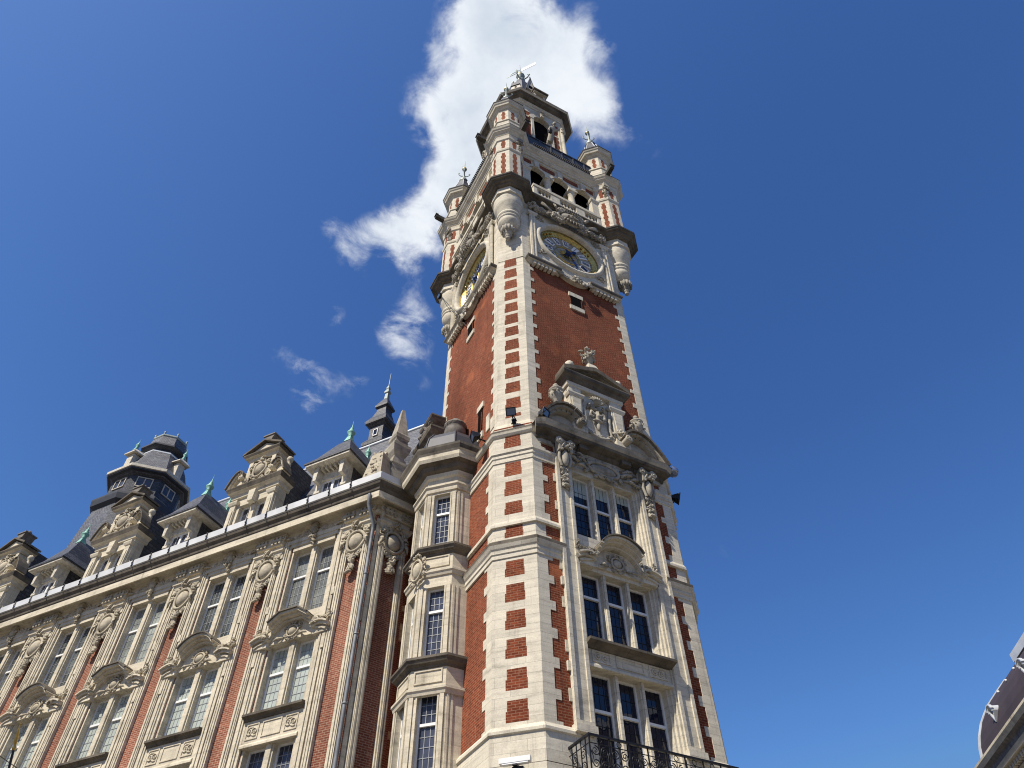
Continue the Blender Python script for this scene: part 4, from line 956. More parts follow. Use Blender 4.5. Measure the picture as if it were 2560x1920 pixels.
b = MB(); b.loft([[(-.85, 0, 67.2), (.85, 0, 67.2), (.85, 1.2, 67.2), (-.85, 1.2, 67.2)], [(-.6, .1, 68.9), (.6, .1, 68.9), (.6, 1.2, 68.9), (-.6, 1.2, 68.9)]], 0); b.box(-.7, .7, -.05, 1, 68.9, 69.05, 1); b.prism(arc(0, 68.2, .17, 0, 2 * pi, 10)[:-1], -.02, .08, 2)
b.build('roof_dormer', ['wood', 'slate', 'dark'], tower, FR(TC[0] - 1.715, TC[1] - 1.825, 0, -pi / 4) @ Matrix.Translation((0, 0, 21.6)) @ Matrix.Diagonal((.6, .6, .667, 1)))
b = MB(); b.box(-1.15, 1.15, -.55, 1.6, 65.1, 65.35, 1); b.box(-1.0, 1.0, -.35, 1.4, 64.9, 65.1, 0); b.box(-.85, -.55, -.15, .6, 62.4, 64.9, 0); b.box(.55, .85, -.15, .6, 62.4, 64.9, 0); b.box(-.55, .55, .1, .5, 62.4, 64.9, 2)
b.scroll(.95, 62.9, -.1, .3, 1.5, pi / 2, -1, .1); b.scroll(-.95, 62.9, -.1, .3, 1.5, pi / 2, 1, .1); b.build('roof_lucarne', ['stone', 'sooty', 'dark'], tower, FR(TC[0] - .08, TC[1] - 2.85) @ Matrix.Translation((0, 0, 62.4 * .2)) @ Matrix.Diagonal((.62, .75, .8, 1)))
b = MB(); o = (*TC, 0); b.lathe(o, [(.3, 75.2), (.45, 75.4), (.2, 75.7), (.15, 76.2), (.2, 76.3), (.36, 76.6), (.42, 76.85), (.30, 77.15), (.08, 77.3), (.05, 78.6), (.02, 80.4)], 12)
for j in range(4):
    a = j * pi / 2 + .6; dx, dy = cos(a), sin(a); b.tube([(TC[0], TC[1], 75.6), (TC[0] + .7 * dx, TC[1] + .7 * dy, 75.7), (TC[0] + .95 * dx, TC[1] + .95 * dy, 76.2), (TC[0] + .8 * dx, TC[1] + .8 * dy, 76.5)], .07, 6)
ro = b.ell((TC[0], TC[1], 76.85), (.44, .44, .40), 10, 1); b.build('roof_finial', ['patina', 'gold'], tower)
va = Vector((.82, .57, 0)).normalized(); vf = Matrix.Translation((TC[0], TC[1], 0)) @ Matrix.Rotation(atan2(-.80, .60), 4, 'Z')
b = MB(); b.box(.1, 1.7, -.02, .02, 78.3, 78.9, 0); b.tube([(-1.1, 0, 78.35), (.3, 0, 78.35)], .03, 5, 1); b.tube([(-.9, 0, 78.85), (.3, 0, 78.85)], .03, 5, 1)
b.prism([(-1.5, 78.35), (-1.25, 78.22), (-1.25, 78.48)], -.02, .02, 1); b.prism([(-1.1, 79.0), (-.75, 78.85), (-1.1, 78.72)], -.02, .02, 1); b.build('weathervane', ['zinc', 'patina'], tower, vf)
b = MB()                                                     # scroll buttress and pedestal at the right foot of the stage
b.box(1.75, 2.3, -.1, .8, 51, 54.2); b.scroll(2.15, 54.0, -.15, .55, 1.5, pi / 2, -1, .16); b.box(2.1, 2.75, -.1, .6, 51, 53.3); b.build('scroll_buttress', 'carved', tower, UF)

# ================================================================ the long brick wing on the left
K0 = Vector((-3.64183, 6.43425, 0)); WA = atan2(-.81186, .58385)
WF = FR(K0.x, K0.y, 0, WA)
wing = thing('brick_building', 'long red brick building left of the tower with cream window bays and dormers', 'building', WF)
NB = 6; P = 4.47
def BX(k): return -3.01 - P * k
def PX(k): return -.77 - P * k
XL = PX(NB) - 2.5
b = MB(); b.box(XL, 0, .75, 9, -.3, 21.5)
ed = [0.0]
for k in range(NB): ed += [BX(k) + 1.12, BX(k) - 1.12]
ed.append(XL)
for k in range(0, len(ed), 2): b.box(ed[k + 1], ed[k], 0, .745, -.3, 21.5)
b.build('brick_wall', 'brickw', wing, WF)
# ---- pilasters with cartouches
def wing_pilaster(fr):
    b = MB()
    for s_ in (-1, 1):
        x0, x1 = sorted((s_ * .34, s_ * .61)); b.box(x0, x1, -.14, .05, 0, 20.8)
        x0, x1 = sorted((s_ * .40, s_ * .47)); b.box(x0, x1, -.18, -.14, 0, 20.6)
        x0, x1 = sorted((s_ * .52, s_ * .57)); b.box(x0, x1, -.17, -.14, 0, 20.6)
    b.box(-.66, .66, -.20, .05, 20.5, 20.85); b.mould([(-.62, 0), (-.62, -.14), (.62, -.14), (.62, 0)], [(0, 20.35), (.06, 20.4), (.10, 20.52), (.16, 20.56), (.16, 20.62), (0, 20.65)])
    b.prism([(-.66, 20.85), (.66, 20.85), (.78, 21.35), (-.78, 21.35)], -.32, 0)
    o = b.build('pilaster', 'cream', wing, fr)
    b = MB()
    for s_ in (-1, 1):
        for j in range(3): b.box(s_ * .38 - .24 + .19 * j, s_ * .38 - .14 + .19 * j, -.40, -.3, 20.90, 21.25)
        b.box(s_ * .38 - .28, s_ * .38 + .28, -.42, -.3, 21.02, 21.10)
        b.scroll(s_ * .68, 21.15, -.3, .13, 1.2, pi / 2, -s_, .05)
    b.build('bracket_block', 'carvedw', o, fr)
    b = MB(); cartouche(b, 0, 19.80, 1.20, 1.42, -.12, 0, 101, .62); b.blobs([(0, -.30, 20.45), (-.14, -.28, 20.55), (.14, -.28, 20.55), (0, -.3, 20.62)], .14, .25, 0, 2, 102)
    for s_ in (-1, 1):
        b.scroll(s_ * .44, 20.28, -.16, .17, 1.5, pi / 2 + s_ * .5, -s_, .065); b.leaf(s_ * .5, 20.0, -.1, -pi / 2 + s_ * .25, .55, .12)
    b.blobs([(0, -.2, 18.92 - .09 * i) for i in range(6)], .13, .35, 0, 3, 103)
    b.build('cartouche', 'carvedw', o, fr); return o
p0 = wing_pilaster(WF @ FR(PX(0), 0))
for k in range(1, NB + 1): copy_tree(p0, wing, WF @ FR(PX(k), 0))
# ---- window bays
def wing_bay(k, arch):
    fr = WF @ FR(BX(k), 0)
    b = MB()
    for s_ in (-1, 1):
        for xi, xo, yf in ((1.05, 1.17, -.0), (1.17, 1.29, -.08), (1.29, 1.55, -.13)):
            x0, x1 = sorted((s_ * xi, s_ * xo)); b.box(x0, x1, yf, .5, 0, 21.0)
        x0, x1 = sorted((s_ * 1.36, s_ * 1.42)); b.box(x0, x1, -.17, -.13, 0, 20.95)
        x0, x1 = sorted((s_ * 1.48, s_ * 1.62)); b.box(x0, x1, -.17, .05, 20.2, 21.05); b.box(x0, x1, -.17, .05, 15.4, 16.6); b.box(x0, x1, -.16, .05, 17.6, 17.9)
    b.box(-1.05, 1.05, -.08, .5, 20.42, 21.0); b.box(-1.17, 1.17, -.13, -.08, 20.62, 21.0); b.box(-1.55, 1.55, -.17, -.13, 20.78, 20.98)
    b.box(-1.05, 1.05, -.0, .5, 16.13, 17.30); b.box(-1.17, 1.17, -.08, 0, 16.3, 17.2)
    b.build('window_surround', 'cream', wing, fr)
    b = MB()
    b.prism([(-1.2, 21.0), (1.2, 21.0), (1.0, 21.12), (.55, 21.2), (.4, 21.4), (-.4, 21.4), (-.55, 21.2), (-1.0, 21.12)], -.12, 0)
    for s_ in (-1, 1):
        b.scroll(s_ * .50, 21.12, -.14, .17, 1.6, pi / 2, s_, .06); b.scroll(s_ * .86, 21.06, -.14, .12, 1.5, pi / 2, s_, .05); b.leaf(s_ * 1.05, 21.04, -.12, 0 if s_ > 0 else pi, .42, .08)
        b.tube([(s_ * .16, -.18, 21.3), (s_ * .34, -.18, 21.12), (s_ * .7, -.16, 21.02), (s_ * 1.2, -.14, 20.98)], .04, 5)
    b.box(-.16, .16, -.34, 0, 21.2, 21.42); b.ell((0, -.24, 21.08), (.15, .13, .2), 10); b.blobs([(.1 * q_, -.26, 20.86 - .04 * abs(q_)) for q_ in (-1, 0, 1)] + [(0, -.22, 20.74), (0, -.2, 20.62), (0, -.18, 20.5), (-.12, -.24, 21.15), (.12, -.24, 21.15)], .10, .3, 0, 3, 110 + k)
    b.build('keystone_mask', 'carvedw', wing, fr)
    for (z0, z1, zt, gl) in ((17.30, 20.42, 19.25, 'gcurt'), (13.48, 16.13, 15.12, 'gpale'), (9.6, 12.42, 11.4, 'gblue')):
        if z0 > 17: gl = ['gcurt', 'glassb', 'gshade', 'glassb', 'gcurt', 'gblue'][k]
        for x0, x1 in ((-1.05, -.17), (.17, 1.05)): casement(wing, fr, x0, x1, z0, z1, zt, .33, gl, 4, (3, 5), .06)
        b = MB(); b.box(-.17, .17, .06, .45, z0, z1); b.box(-.11, .11, .0, .06, z0, z1); b.build('mullion', 'cream', wing, fr)
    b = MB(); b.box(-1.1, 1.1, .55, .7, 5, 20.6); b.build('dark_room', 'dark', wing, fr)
    pediment(wing, fr @ Matrix.Translation((0, 0, 16.66)) @ Matrix.Diagonal((1, .9, .84, 1)), 0, 1.72, 0, 'cream', 'carvedw', arch, 120 + k, -.08)
    spandrel(wing, fr @ FR(0, -.05), -1.2, 1.2, 12.42, 13.42, 'cream')
for k in range(NB): wing_bay(k, k % 2 == 1)
# ---- canted end facing the tower
d0 = radians(9.5); EF = FR(K0.x, K0.y, 0, d0)
b = MB(); b.box(0, 1.6, .0, 3.0, -.3, 21.5); b.build('end_wall', 'brickw', wing, EF)
pe = copy_tree(p0, wing, EF @ FR(.80, 0) )
EW = FR(-2.1, 7.25, 0, d0)
b = MB(); b.box(-.3, 4, 0, .5, -.3, 22)
b.build('recess_wall', 'brickw', wing, EW)
b = MB()
for z0, z1, o in ((17.48, 17.72, .12), (16.2, 16.9, .2), (12.6, 12.9, .1)):
    b.mould([(-.3, 0), (2.4, 0)], [(-.05, z0), (o * .5, z0 + .02), (o * .5, (z0 + z1) / 2), (o, (z0 + z1) / 2 + .05), (o, z1 - .05), (-.05, z1)])
b.build('string_course', 'cream', wing, EW)
b = MB()
for z0, z1 in ((17.3, 17.62), (16.15, 16.7)): b.box(-.17, .0, -.05, .02, z0, z1)
b.box(-.17, -.02, -.045, .02, 17.9, 18.1); b.build('string_course', 'cream', wing, WF)
b = MB(); b.box(-.16, .0, -.03, .08, 0, 20.8); b.build('corner_strip', 'cream', wing, EF @ FR(.17, 0))
# ---- entablature, cornice and white gutter following both faces
e = EF @ Vector((1.75, 0, 0)); el = WF.inverted() @ e; el2 = WF.inverted() @ (EF @ Vector((1.75, 2.5, 0)))
path = [(XL, 0), (0, 0), (el.x, el.y), (el2.x, el2.y)]
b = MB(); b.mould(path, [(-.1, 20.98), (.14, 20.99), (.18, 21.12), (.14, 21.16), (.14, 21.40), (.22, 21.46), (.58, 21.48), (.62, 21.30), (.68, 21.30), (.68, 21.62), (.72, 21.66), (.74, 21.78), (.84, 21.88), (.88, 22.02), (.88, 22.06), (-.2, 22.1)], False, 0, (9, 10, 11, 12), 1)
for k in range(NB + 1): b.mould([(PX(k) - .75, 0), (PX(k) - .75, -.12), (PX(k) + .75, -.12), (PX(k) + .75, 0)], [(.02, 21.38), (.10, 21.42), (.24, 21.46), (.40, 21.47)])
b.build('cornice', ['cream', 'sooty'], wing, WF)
b = MB(); b.mould(path, [(.80, 22.06), (.93, 22.06), (.96, 22.36), (.90, 22.36), (.88, 22.12), (-.2, 22.12)])
gut = b.build('gutter', 'gutterw', wing, WF)
for k in range(30):
    b = MB(); xx = XL + .6 + k * 1.1
    if xx > -.3: break
    b.tube([(xx, -.95, 22.02), (xx, -.985, 22.16), (xx, -.985, 22.40), (xx, -.9, 22.42)], .022, 5); b.ell((xx, -.99, 22.2), (.05, .03, .05), 6); b.ell((xx, -.97, 22.05), (.04, .03, .04), 6)
    b.build('gutter_bracket', 'iron', gut, WF)
b = MB(); b.tube([(.02, -.75, 21.5), (.02, -.72, 21.0), (.02, -.22, 20.35), (.0, -.17, 20.1), (.0, -.17, 16), (.0, -.17, 11.0), (0, -.17, 0)], .075, 10)
for z in (18, 15.5, 13, 10.5): b.lathe((0, -.17, z), [(.075, 0), (.09, .0), (.09, .06), (.075, .06)], 10)
b.build('downpipe', 'pipe', wing, WF)
# ---- steep slate roof
b = MB(); b.loft([[(x, y, z) for y, z in ((.15, 22.1), (.6, 23.0), (4.6, 31.0), (9, 23))] for x in (XL, -.6)], 0); b.loft([[(-.6, .15, 22.1), (-.6, .6, 23.0), (-.6, 4.6, 31.0), (-.6, 9, 23)], [(.9, 1.4, 22.1), (.85, 1.7, 23.0), (-.55, 4.6, 31.0), (.8, 9, 23)]], 0)
b.build('slate_roof', 'slatel', wing, WF)
b = MB(); b.tube([(XL, 4.6, 31.02), (-.6, 4.6, 31.02)], .11, 8); b.build('roof_ridge', 'zinc', wing, WF)
# ---- slate-hung dormers with hipped caps and green finials
def finial(b, x, y, z, h, mi=0):
    r = h * .115
    b.loft([[(x - r * 1.15, y - r * 1.15, z), (x + r * 1.15, y - r * 1.15, z), (x + r * 1.15, y + r * 1.15, z), (x - r * 1.15, y + r * 1.15, z)], [(x - r * .55, y - r * .55, z + h * .24), (x + r * .55, y - r * .55, z + h * .24), (x + r * .55, y + r * .55, z + h * .24), (x - r * .55, y + r * .55, z + h * .24)]], mi)
    b.lathe((x, y, z), [(r * .5, h * .22), (r * .85, h * .27), (r * .55, h * .31), (r * 1.15, h * .40), (r * 1.2, h * .44), (r * .6, h * .50), (r * .75, h * .54), (r * .35, h * .58), (r * .55, h * .62), (r * .25, h * .66), (r * .1, h * .8), (r * .02, h)], 10, mi)
def slate_dormer(k):
    fr = WF @ FR(BX(k), .0); D = link('slate_dormer', None, wing, fr @ Matrix.Translation((0, 0, 22.1))); fr = fr @ Matrix.Diagonal((.94, 1, 1, 1))
    b = MB(); b.box(-.86, .86, .42, 3.0, 22.1, 25.0); b.build('slate_cheeks', 'slate', D, fr)
    b = MB()
    for s_ in (-1, 1):
        x0, x1 = sorted((s_ * .62, s_ * .90)); b.box(x0, x1, .10, .42, 22.1, 24.9); b.box(x0 - .02, x1 + .02, .06, .12, 23.6, 23.75)
        b.prism([(s_ * .76 - .09, 24.1), (s_ * .76 + .09, 24.1), (s_ * .76 + .14, 24.9), (s_ * .76 - .14, 24.9)], -.25, .12)
    b.box(-.62, .62, .12, .42, 24.3, 24.9)
    for j in range(5): b.box(-.5 + .25 * j - .05, -.5 + .25 * j + .05, -.2, .14, 24.72, 24.9)
    b.box(-1.30, 1.30, -.50, 2.6, 24.9, 25.02); b.build('timber_front', 'wood', D, fr)
    casement(D, fr, -.62, .0, 22.2, 24.3, 23.25, .28, 'gblue', 2, (1, 2), .07, came='white'); casement(D, fr, .0, .62, 22.2, 24.3, 23.25, .28, 'gblue', 2, (1, 2), .07, came='white')
    b = MB(); y0, y1 = -.55, 2.8; w_ = 1.36
    def rg(s2, z): return [(-w_ * s2, .75 - 1.3 * s2, z), (w_ * s2, .75 - 1.3 * s2, z), (w_ * s2, 2.2 + .8 * s2, z), (-w_ * s2, 2.2 + .8 * s2, z)]
    b.loft([rg(1, 25.02), rg(1.0, 25.10), rg(.72, 25.62), rg(.30, 26.75), rg(.05, 27.25)]); b.build('hipped_roof', 'slate', D, fr)
    for yf, hf_ in ((.72, 1.55), (2.25, 1.35)): b = MB(); finial(b, 0, yf, 27.05, hf_); b.build('copper_finial', 'copper', D, fr)
    return D
sdm = slate_dormer(0)
for k in (2, 4): copy_tree(sdm, wing, WF @ FR(BX(k), .0) @ Matrix.Translation((0, 0, 22.1)))
# ---- stone gabled dormers
def stone_dormer(k):
    fr = WF @ FR(BX(k), .0); D = link('stone_dormer', None, wing, fr @ Matrix.Translation((0, 0, 22.1))); fr = fr @ Matrix.Translation((0, 0, 22.1 * .045)) @ Matrix.Diagonal((.93, 1, .955, 1))
    b = MB(); b.box(-1.42, 1.42, .6, 3.2, 22.1, 25.6); b.box(-.8, .8, .6, 2.6, 25.6, 28); b.build('slate_cheeks', 'slate', D, fr)
    b = MB()
    for s_ in (-1, 1):
        x0, x1 = sorted((s_ * .86, s_ * 1.45)); b.box(x0, x1, 0, .6, 22.1, 25.2); x0, x1 = sorted((s_ * 1.05, s_ * 1.40)); b.box(x0, x1, -.12, 0, 22.1, 24.7)
        x0, x1 = sorted((s_ * 1.12, s_ * 1.33)); b.box(x0, x1, -.16, -.12, 23.2, 24.3); b.mould([(min(s_ * 1.02, s_ * 1.43), 0), (min(s_ * 1.02, s_ * 1.43), -.12), (max(s_ * 1.02, s_ * 1.43), -.12), (max(s_ * 1.02, s_ * 1.43), 0)], [(0, 24.65), (.05, 24.68), (.1, 24.8), (.1, 24.88), (0, 24.9)])
        pts = [(s_ * (1.45 + h), z) for h, z in ((0, 22.1), (.55, 22.1), (.42, 22.5), (.30, 23.1), (.12, 23.6), (.0, 24.0))]
        b.prism(pts, .15, .55); b.scroll(s_ * 1.72, 22.5, .12, .24, 1.5, pi / 2, -s_, .08)
    b.box(-.86, .86, .0, .6, 24.62, 25.2); b.box(-.14, .14, .05, .5, 22.1, 24.62); b.box(-.86, .86, .28, .6, 22.1, 22.3)
    b.prism([(-.16, 24.5), (.16, 24.5), (.22, 25.2), (-.22, 25.2)], -.28, 0)
    b.mould([(-1.46, .7), (-1.46, -.05), (1.46, -.05), (1.46, .7)], [(-.05, 25.1), (.05, 25.12), (.08, 25.32), (.16, 25.38), (.26, 25.44), (.30, 25.56), (.34, 25.66), (.34, 25.72), (-.1, 25.78)], mi=0, lip=(4, 5, 6))
    for s_ in (-1, 1):                                     # upper storey and scroll gables
        half_scroll(b, s_ * 1.84, s_ * .92, 25.74, .98, .44, .07, (1, 0, 0), .14)
        b.lathe((s_ * 1.5, .2, 0), [(.12, 26.4), (.12, 26.7), (.07, 26.76), (.15, 26.86), (.18, 26.98), (.15, 27.1), (.05, 27.17), (.02, 27.22)], 10)
    b.box(-.88, .88, -.12, .6, 25.7, 27.5); 
    for s_ in (-1, 1): x0, x1 = sorted((s_ * .62, s_ * .88)); b.box(x0, x1, -.24, -.12, 25.75, 27.3)
    b.mould([(-.92, .6), (-.92, -.2), (.92, -.2), (.92, .6)], [(0, 27.3), (.06, 27.34), (.08, 27.5), (.24, 27.56), (.30, 27.68), (.30, 27.74), (0, 27.8)], mi=0, lip=(3, 4, 5))
    b.prism([(-1.22, 27.72), (1.22, 27.72), (0, 28.35)], -.34, .6, 0); b.prism([(-1.30, 27.74), (0, 28.42), (0, 28.54), (-1.30, 27.86)], -.52, .62, 1); b.prism([(0, 28.42), (1.30, 27.74), (1.30, 27.86), (0, 28.54)], -.52, .62, 1)
    b.build('gable_front', ['cream', 'sooty'], D, fr)
    b = MB(); cartouche(b, 0, 26.55, 1.20, 1.45, -.2, 0, 131); b.blobs([(.1 * q_, -.3, 27.2) for q_ in (-1, 0, 1)], .13, .3, 0, 2, 132)
    for s_ in (-1, 1): b.scroll(s_ * .75, 25.98, -.25, .20, 1.5, pi / 2, s_, .07); b.blobs([(s_ * (.4 + .12 * j), -.25, 25.86) for j in range(4)], .10, .3, 0, 2, 133)
    b.build('gable_cartouche', 'carvedw', D, fr)
    b = MB(); b.box(-.22, .22, -.2, .35, 28.35, 28.62); b.prism([(-.20, 28.62), (.20, 28.62), (.36, 28.95), (-.36, 28.95)], -.3, .4); b.box(-.40, .40, -.35, .45, 28.95, 29.03); b.lathe((0, .05, 0), [(.2, 29.0), (.1, 29.15), (.16, 29.25), (.03, 29.4)], 8)
    b.build('gable_finial', 'rust', D, fr)
    casement(D, fr, -.86, -.14, 22.25, 24.62, 23.3, .30, 'gblue', 2, (1, 3), .07, came='white'); casement(D, fr, .14, .86, 22.25, 24.62, 23.3, .30, 'gblue', 2, (1, 3), .07, came='white')
    return D
gdm = stone_dormer(1)
for k in (3, 5): copy_tree(gdm, wing, WF @ FR(BX(k), .0) @ Matrix.Translation((0, 0, 22.1)))
for k in range(1, NB):                                      # small carved blocks on the gutter between the dormers
    b = MB(); b.prism([(-.3, 22.2), (.3, 22.2), (.22, 22.6), (-.22, 22.6)], -.2, .3); b.scroll(-.2, 22.75, -.1, .17, 1.4, 0, 1, .07); b.scroll(.2, 22.75, -.1, .17, 1.4, pi, -1, .07); b.blobs([(0, -.1, 22.75), (0, -.1, 22.95)], .15, .3, 0, 3, 141)
    b.build('parapet_ornament', 'rust', wing, WF @ FR(PX(k), .1))
b = MB()                                                    # tapered carved block at the corner
b.box(-.52, .52, -.1, .8, 22.1, 22.7, 1); b.prism([(-.62, 22.7), (.62, 22.7), (.56, 22.95), (-.56, 22.95)], -.28, .9, 1)
b.loft([[(-.52, -.2, 22.95), (.52, -.2, 22.95), (.52, .8, 22.95), (-.52, .8, 22.95)], [(-.30, .05, 24.75), (.30, .05, 24.75), (.30, .6, 24.75), (-.30, .6, 24.75)]]); b.blobs([(.1 * i, -.14 + .05 * j, 23.25 + .3 * j) for i in (-2, 0, 2) for j in range(5)], .13, .3, 0, 2, 142); b.blobs([(.18 * i, .3, 24.85) for i in (-1, 0, 1)], .18, .3, 0, 3, 143)
b.build('corner_block', ['carvedw', 'cream'], wing, WF @ FR(-.62, .05))
b = MB(); OF = EF @ FR(.85, .75)
b.box(-.32, .32, -.32, .32, 22.0, 24.9); b.mould([(-.32, .32), (-.32, -.32), (.32, -.32), (.32, .32)], [(0, 24.5), (.05, 24.55), (.05, 24.7), (0, 24.75)], False)
def sq(r, z): return [(-r, -r, z), (r, -r, z), (r, r, z), (-r, r, z)]
b.loft([sq(.27, 24.9), sq(.27, 25.05), sq(.40, 25.3), sq(.46, 25.6), sq(.46, 25.75), sq(.33, 25.85), sq(.31, 26.1), sq(.36, 26.2), sq(.36, 26.42), sq(.30, 26.55), sq(.28, 26.7), sq(.075, 28.35), sq(.01, 28.42)])
b.build('obelisk', 'carved', wing, OF)
# ---- square slate ventilation turret astride the ridge
RFm = WF @ FR(-4.85, 5.2) @ Matrix.Diagonal((.78, .78, 1, 1)); b = MB()
b.loft([sq(.86, 27.0), sq(.66, 29.4), sq(.62, 31.0)]); b.loft([sq(.62, 31.0), sq(.90, 31.15), sq(.92, 31.4), sq(.66, 31.75)]); b.loft([sq(.60, 31.6), sq(.60, 32.7), sq(.62, 32.8)]); b.loft([sq(.62, 32.75), sq(.92, 32.95), sq(.94, 33.15), sq(.60, 33.7), sq(.44, 34.2)])
b.loft([sq(.42, 34.1), sq(.42, 34.45), sq(.56, 34.55), sq(.56, 34.7), sq(.26, 35.3), sq(.16, 35.5)])
vt = b.build('ventilation_turret', 'slate', wing, RFm)
b = MB(); b.box(-.16, .16, -.64, -.55, 32.0, 32.4, 1)
for x0, x1, z0, z1 in ((-.2, -.15, 31.95, 32.45), (.15, .2, 31.95, 32.45), (-.2, .2, 31.92, 31.98), (-.2, .2, 32.4, 32.45)): b.box(x0, x1, -.68, -.6, z0, z1, 0)
b.build('louvre_window', ['white', 'gnavy'], vt, RFm)
b = MB(); b.loft([sq(.16, 35.4), sq(.12, 36.0), sq(.2, 36.05), sq(.2, 36.15), sq(.1, 36.4), sq(.14, 36.5), sq(.03, 36.8), sq(.01, 38.0)]); b.build('copper_spike', 'patina', vt, RFm)

# ================================================================ oriel in the angle between wing and tower
ori = link('oriel_window', None, wing, FR(-2.07, 3.47))
body = [(-2.0, 5.4), (-2.49, 5.05), (-2.49, 3.89), (-1.65, 3.05), (-1.0, 3.05)]
I4 = Matrix.Identity(4)
OFn = FR((-2.49 - 1.65) / 2, (3.89 + 3.05) / 2, 0, -pi / 4); OLn = FR(-2.49, 4.47, 0, -pi / 2); ORn = FR(-1.3, 3.05)
core = [(-1.0, 5.4), (-1.9, 5.2), (-2.0, 4.9), (-2.0, 4.05), (-1.45, 3.5), (-1.0, 3.5)]
b = MB(); b.plan([(core, 0), (core, 22)]); b.build('dark_room', 'dark', ori, I4)
rows = [(9.7, 12.55, 11.6), (13.72, 16.28, 15.4), (17.98, 20.45, 19.58)]
full = body + [(-1.0, 5.4)]
for z0, z1 in ((-.3, 9.7), (12.55, 13.72), (16.28, 17.98), (20.45, 22.0)): b = MB(); b.plan([(full, z0), (full, z1)]); b.build('oriel_wall', 'cream', ori, I4)
for fr, hw, c in ((OFn, .594, .02), (OLn, .58, .0)):
    for z0, z1, zt in rows:
        b = MB(); ww = .33
        for s_ in (-1, 1):
            x0, x1 = sorted((s_ * hw + (0 if s_ > 0 else 0), c + s_ * ww)); b.box(x0, x1, .004, .45, z0, z1); x0, x1 = sorted((s_ * (hw - .02), s_ * (hw - .16))); b.box(x0, x1, -.04, .0, z0 - .3, z1)
            x0, x1 = sorted((c + s_ * ww, c + s_ * (ww + .05))); b.box(x0, x1, -.02, .01, z0, z1)
        b.build('window_jamb', 'cream', ori, fr); casement(ori, fr, c - ww, c + ww, z0, z1, zt, .24, 'gblue', 3, (3, 6), .06, came='came')
b = MB()
for z0, z1, zt in rows:
    b.box(-.33, .3, .004, .3, z0, z1); b.box(-.30, -.22, -.04, 0, z0 - .3, z1); b.box(-.15, -.08, -.03, 0, z0 - .3, z1)
b.build('side_pier', 'cream', ori, ORn)
for zt in (13.62, 17.9):
    b = MB(); b.mould(body, [(-.05, zt - 1.22), (.05, zt - 1.2), (.08, zt - 1.1), (.12, zt - 1.06), (.12, zt - .98), (0, zt - .92), (-.05, zt - .92)], mi=0)
    b.mould(body, [(-.05, zt - .34), (.04, zt - .32), (.06, zt - .26), (.16, zt - .2), (.20, zt - .12), (.24, zt - .08), (.24, zt), (-.05, zt + .08)], mi=1)
    for fr, hw in ((OFn, .594), (OLn, .58)):
        F_ = fr
        for (xa, xb, za, zb) in ((-hw + .12, hw - .12, zt - .42, zt - .38), (-hw + .12, hw - .12, zt - .82, zt - .78), (-hw + .12, -hw + .16, zt - .78, zt - .42), (hw - .16, hw - .12, zt - .78, zt - .42)):
            v = [F_ @ Vector((x, y, z)) for z in (za, zb) for y in (-.035, .02) for x in (xa, xb)]; b.add(v, [(0, 2, 3, 1), (4, 5, 7, 6), (0, 1, 5, 4), (2, 6, 7, 3), (0, 4, 6, 2), (1, 3, 7, 5)])
    b.build('oriel_ledge', ['cream', 'sooty'], ori, I4)
b = MB(); b.mould(body, [(-.05, 20.5), (.06, 20.55), (.08, 20.72), (.14, 20.78), (.14, 20.86), (.02, 20.94), (.02, 21.2), (.10, 21.26), (.14, 21.42), (.30, 21.50), (.36, 21.66), (.56, 21.72), (.62, 21.86), (.62, 22.05), (.68, 22.12), (.74, 22.3), (.74, 22.42), (.1, 22.5), (-.6, 22.5)], mi=0, lip=(8, 9, 10, 14, 15), lipmi=1)
b.build('oriel_cornice', ['cream', 'sooty'], ori, I4)
b = MB(); cartouche(b, 0, 17.0, .72, 1.25, -.1, 0, 151); b.build('oriel_cartouche', 'carvedw', ori, FR(-2.52, 3.95, 0, -pi * 3 / 8))
b = MB(); c_ = (-1.35, 4.3, 0); b.lathe(c_, [(1.62, 22.45), (1.60, 22.9), (1.5, 23.35), (1.25, 23.75), (.85, 24.02), (.45, 24.12), (.1, 24.15)], 8, 0, False, pi / 8)
for j in range(8): a = pi / 8 + j * pi / 4; b.tube([(c_[0] + r * cos(a), c_[1] + r * sin(a), z) for r, z in ((1.62, 22.46), (1.6, 22.92), (1.5, 23.37), (1.25, 23.77), (.85, 24.04))], .04, 5)
b.build('lead_dome', 'lead', ori, I4)
b = MB(); b.lathe(c_, [(.3, 24.1), (.22, 24.25), (.34, 24.35), (.46, 24.6), (.50, 24.85), (.44, 25.1), (.52, 25.16), (.52, 25.24), (.3, 25.32), (.16, 25.45), (.22, 25.6), (.03, 25.75)], 14); b.build('ball_finial', 'rust', ori, I4)
# stone gable wedged between roof and tower, seen edge-on
b = MB(); b.box(-.9, .9, -.4, .6, 23, 26.5); b.mould([(-.95, .3), (-.95, -.4), (.95, -.4), (.95, .3)], [(0, 26.3), (.08, 26.35), (.15, 26.55), (.36, 26.65), (.4, 26.8), (.4, 26.9), (0, 27.0)], lip=(3, 4, 5))
b.box(-.5, .5, -.35, .6, 26.9, 28.1); b.mould([(-.5, .3), (-.5, -.35), (.5, -.35), (.5, .3)], [(0, 27.9), (.08, 27.95), (.22, 28.1), (.26, 28.22), (.26, 28.3), (0, 28.35)], lip=(2, 3, 4)); b.box(-.16, .16, -.4, .3, 28.3, 28.9); b.blobs([(.2 * i, -.5, 27.4 + .2 * j) for i in (-2, 0, 2) for j in range(3)], .2, .3, 0, 3, 152)
b.build('stone_gable', ['rust', 'sooty'], wing, FR(-1.07, 7.45, 0, -pi / 2))

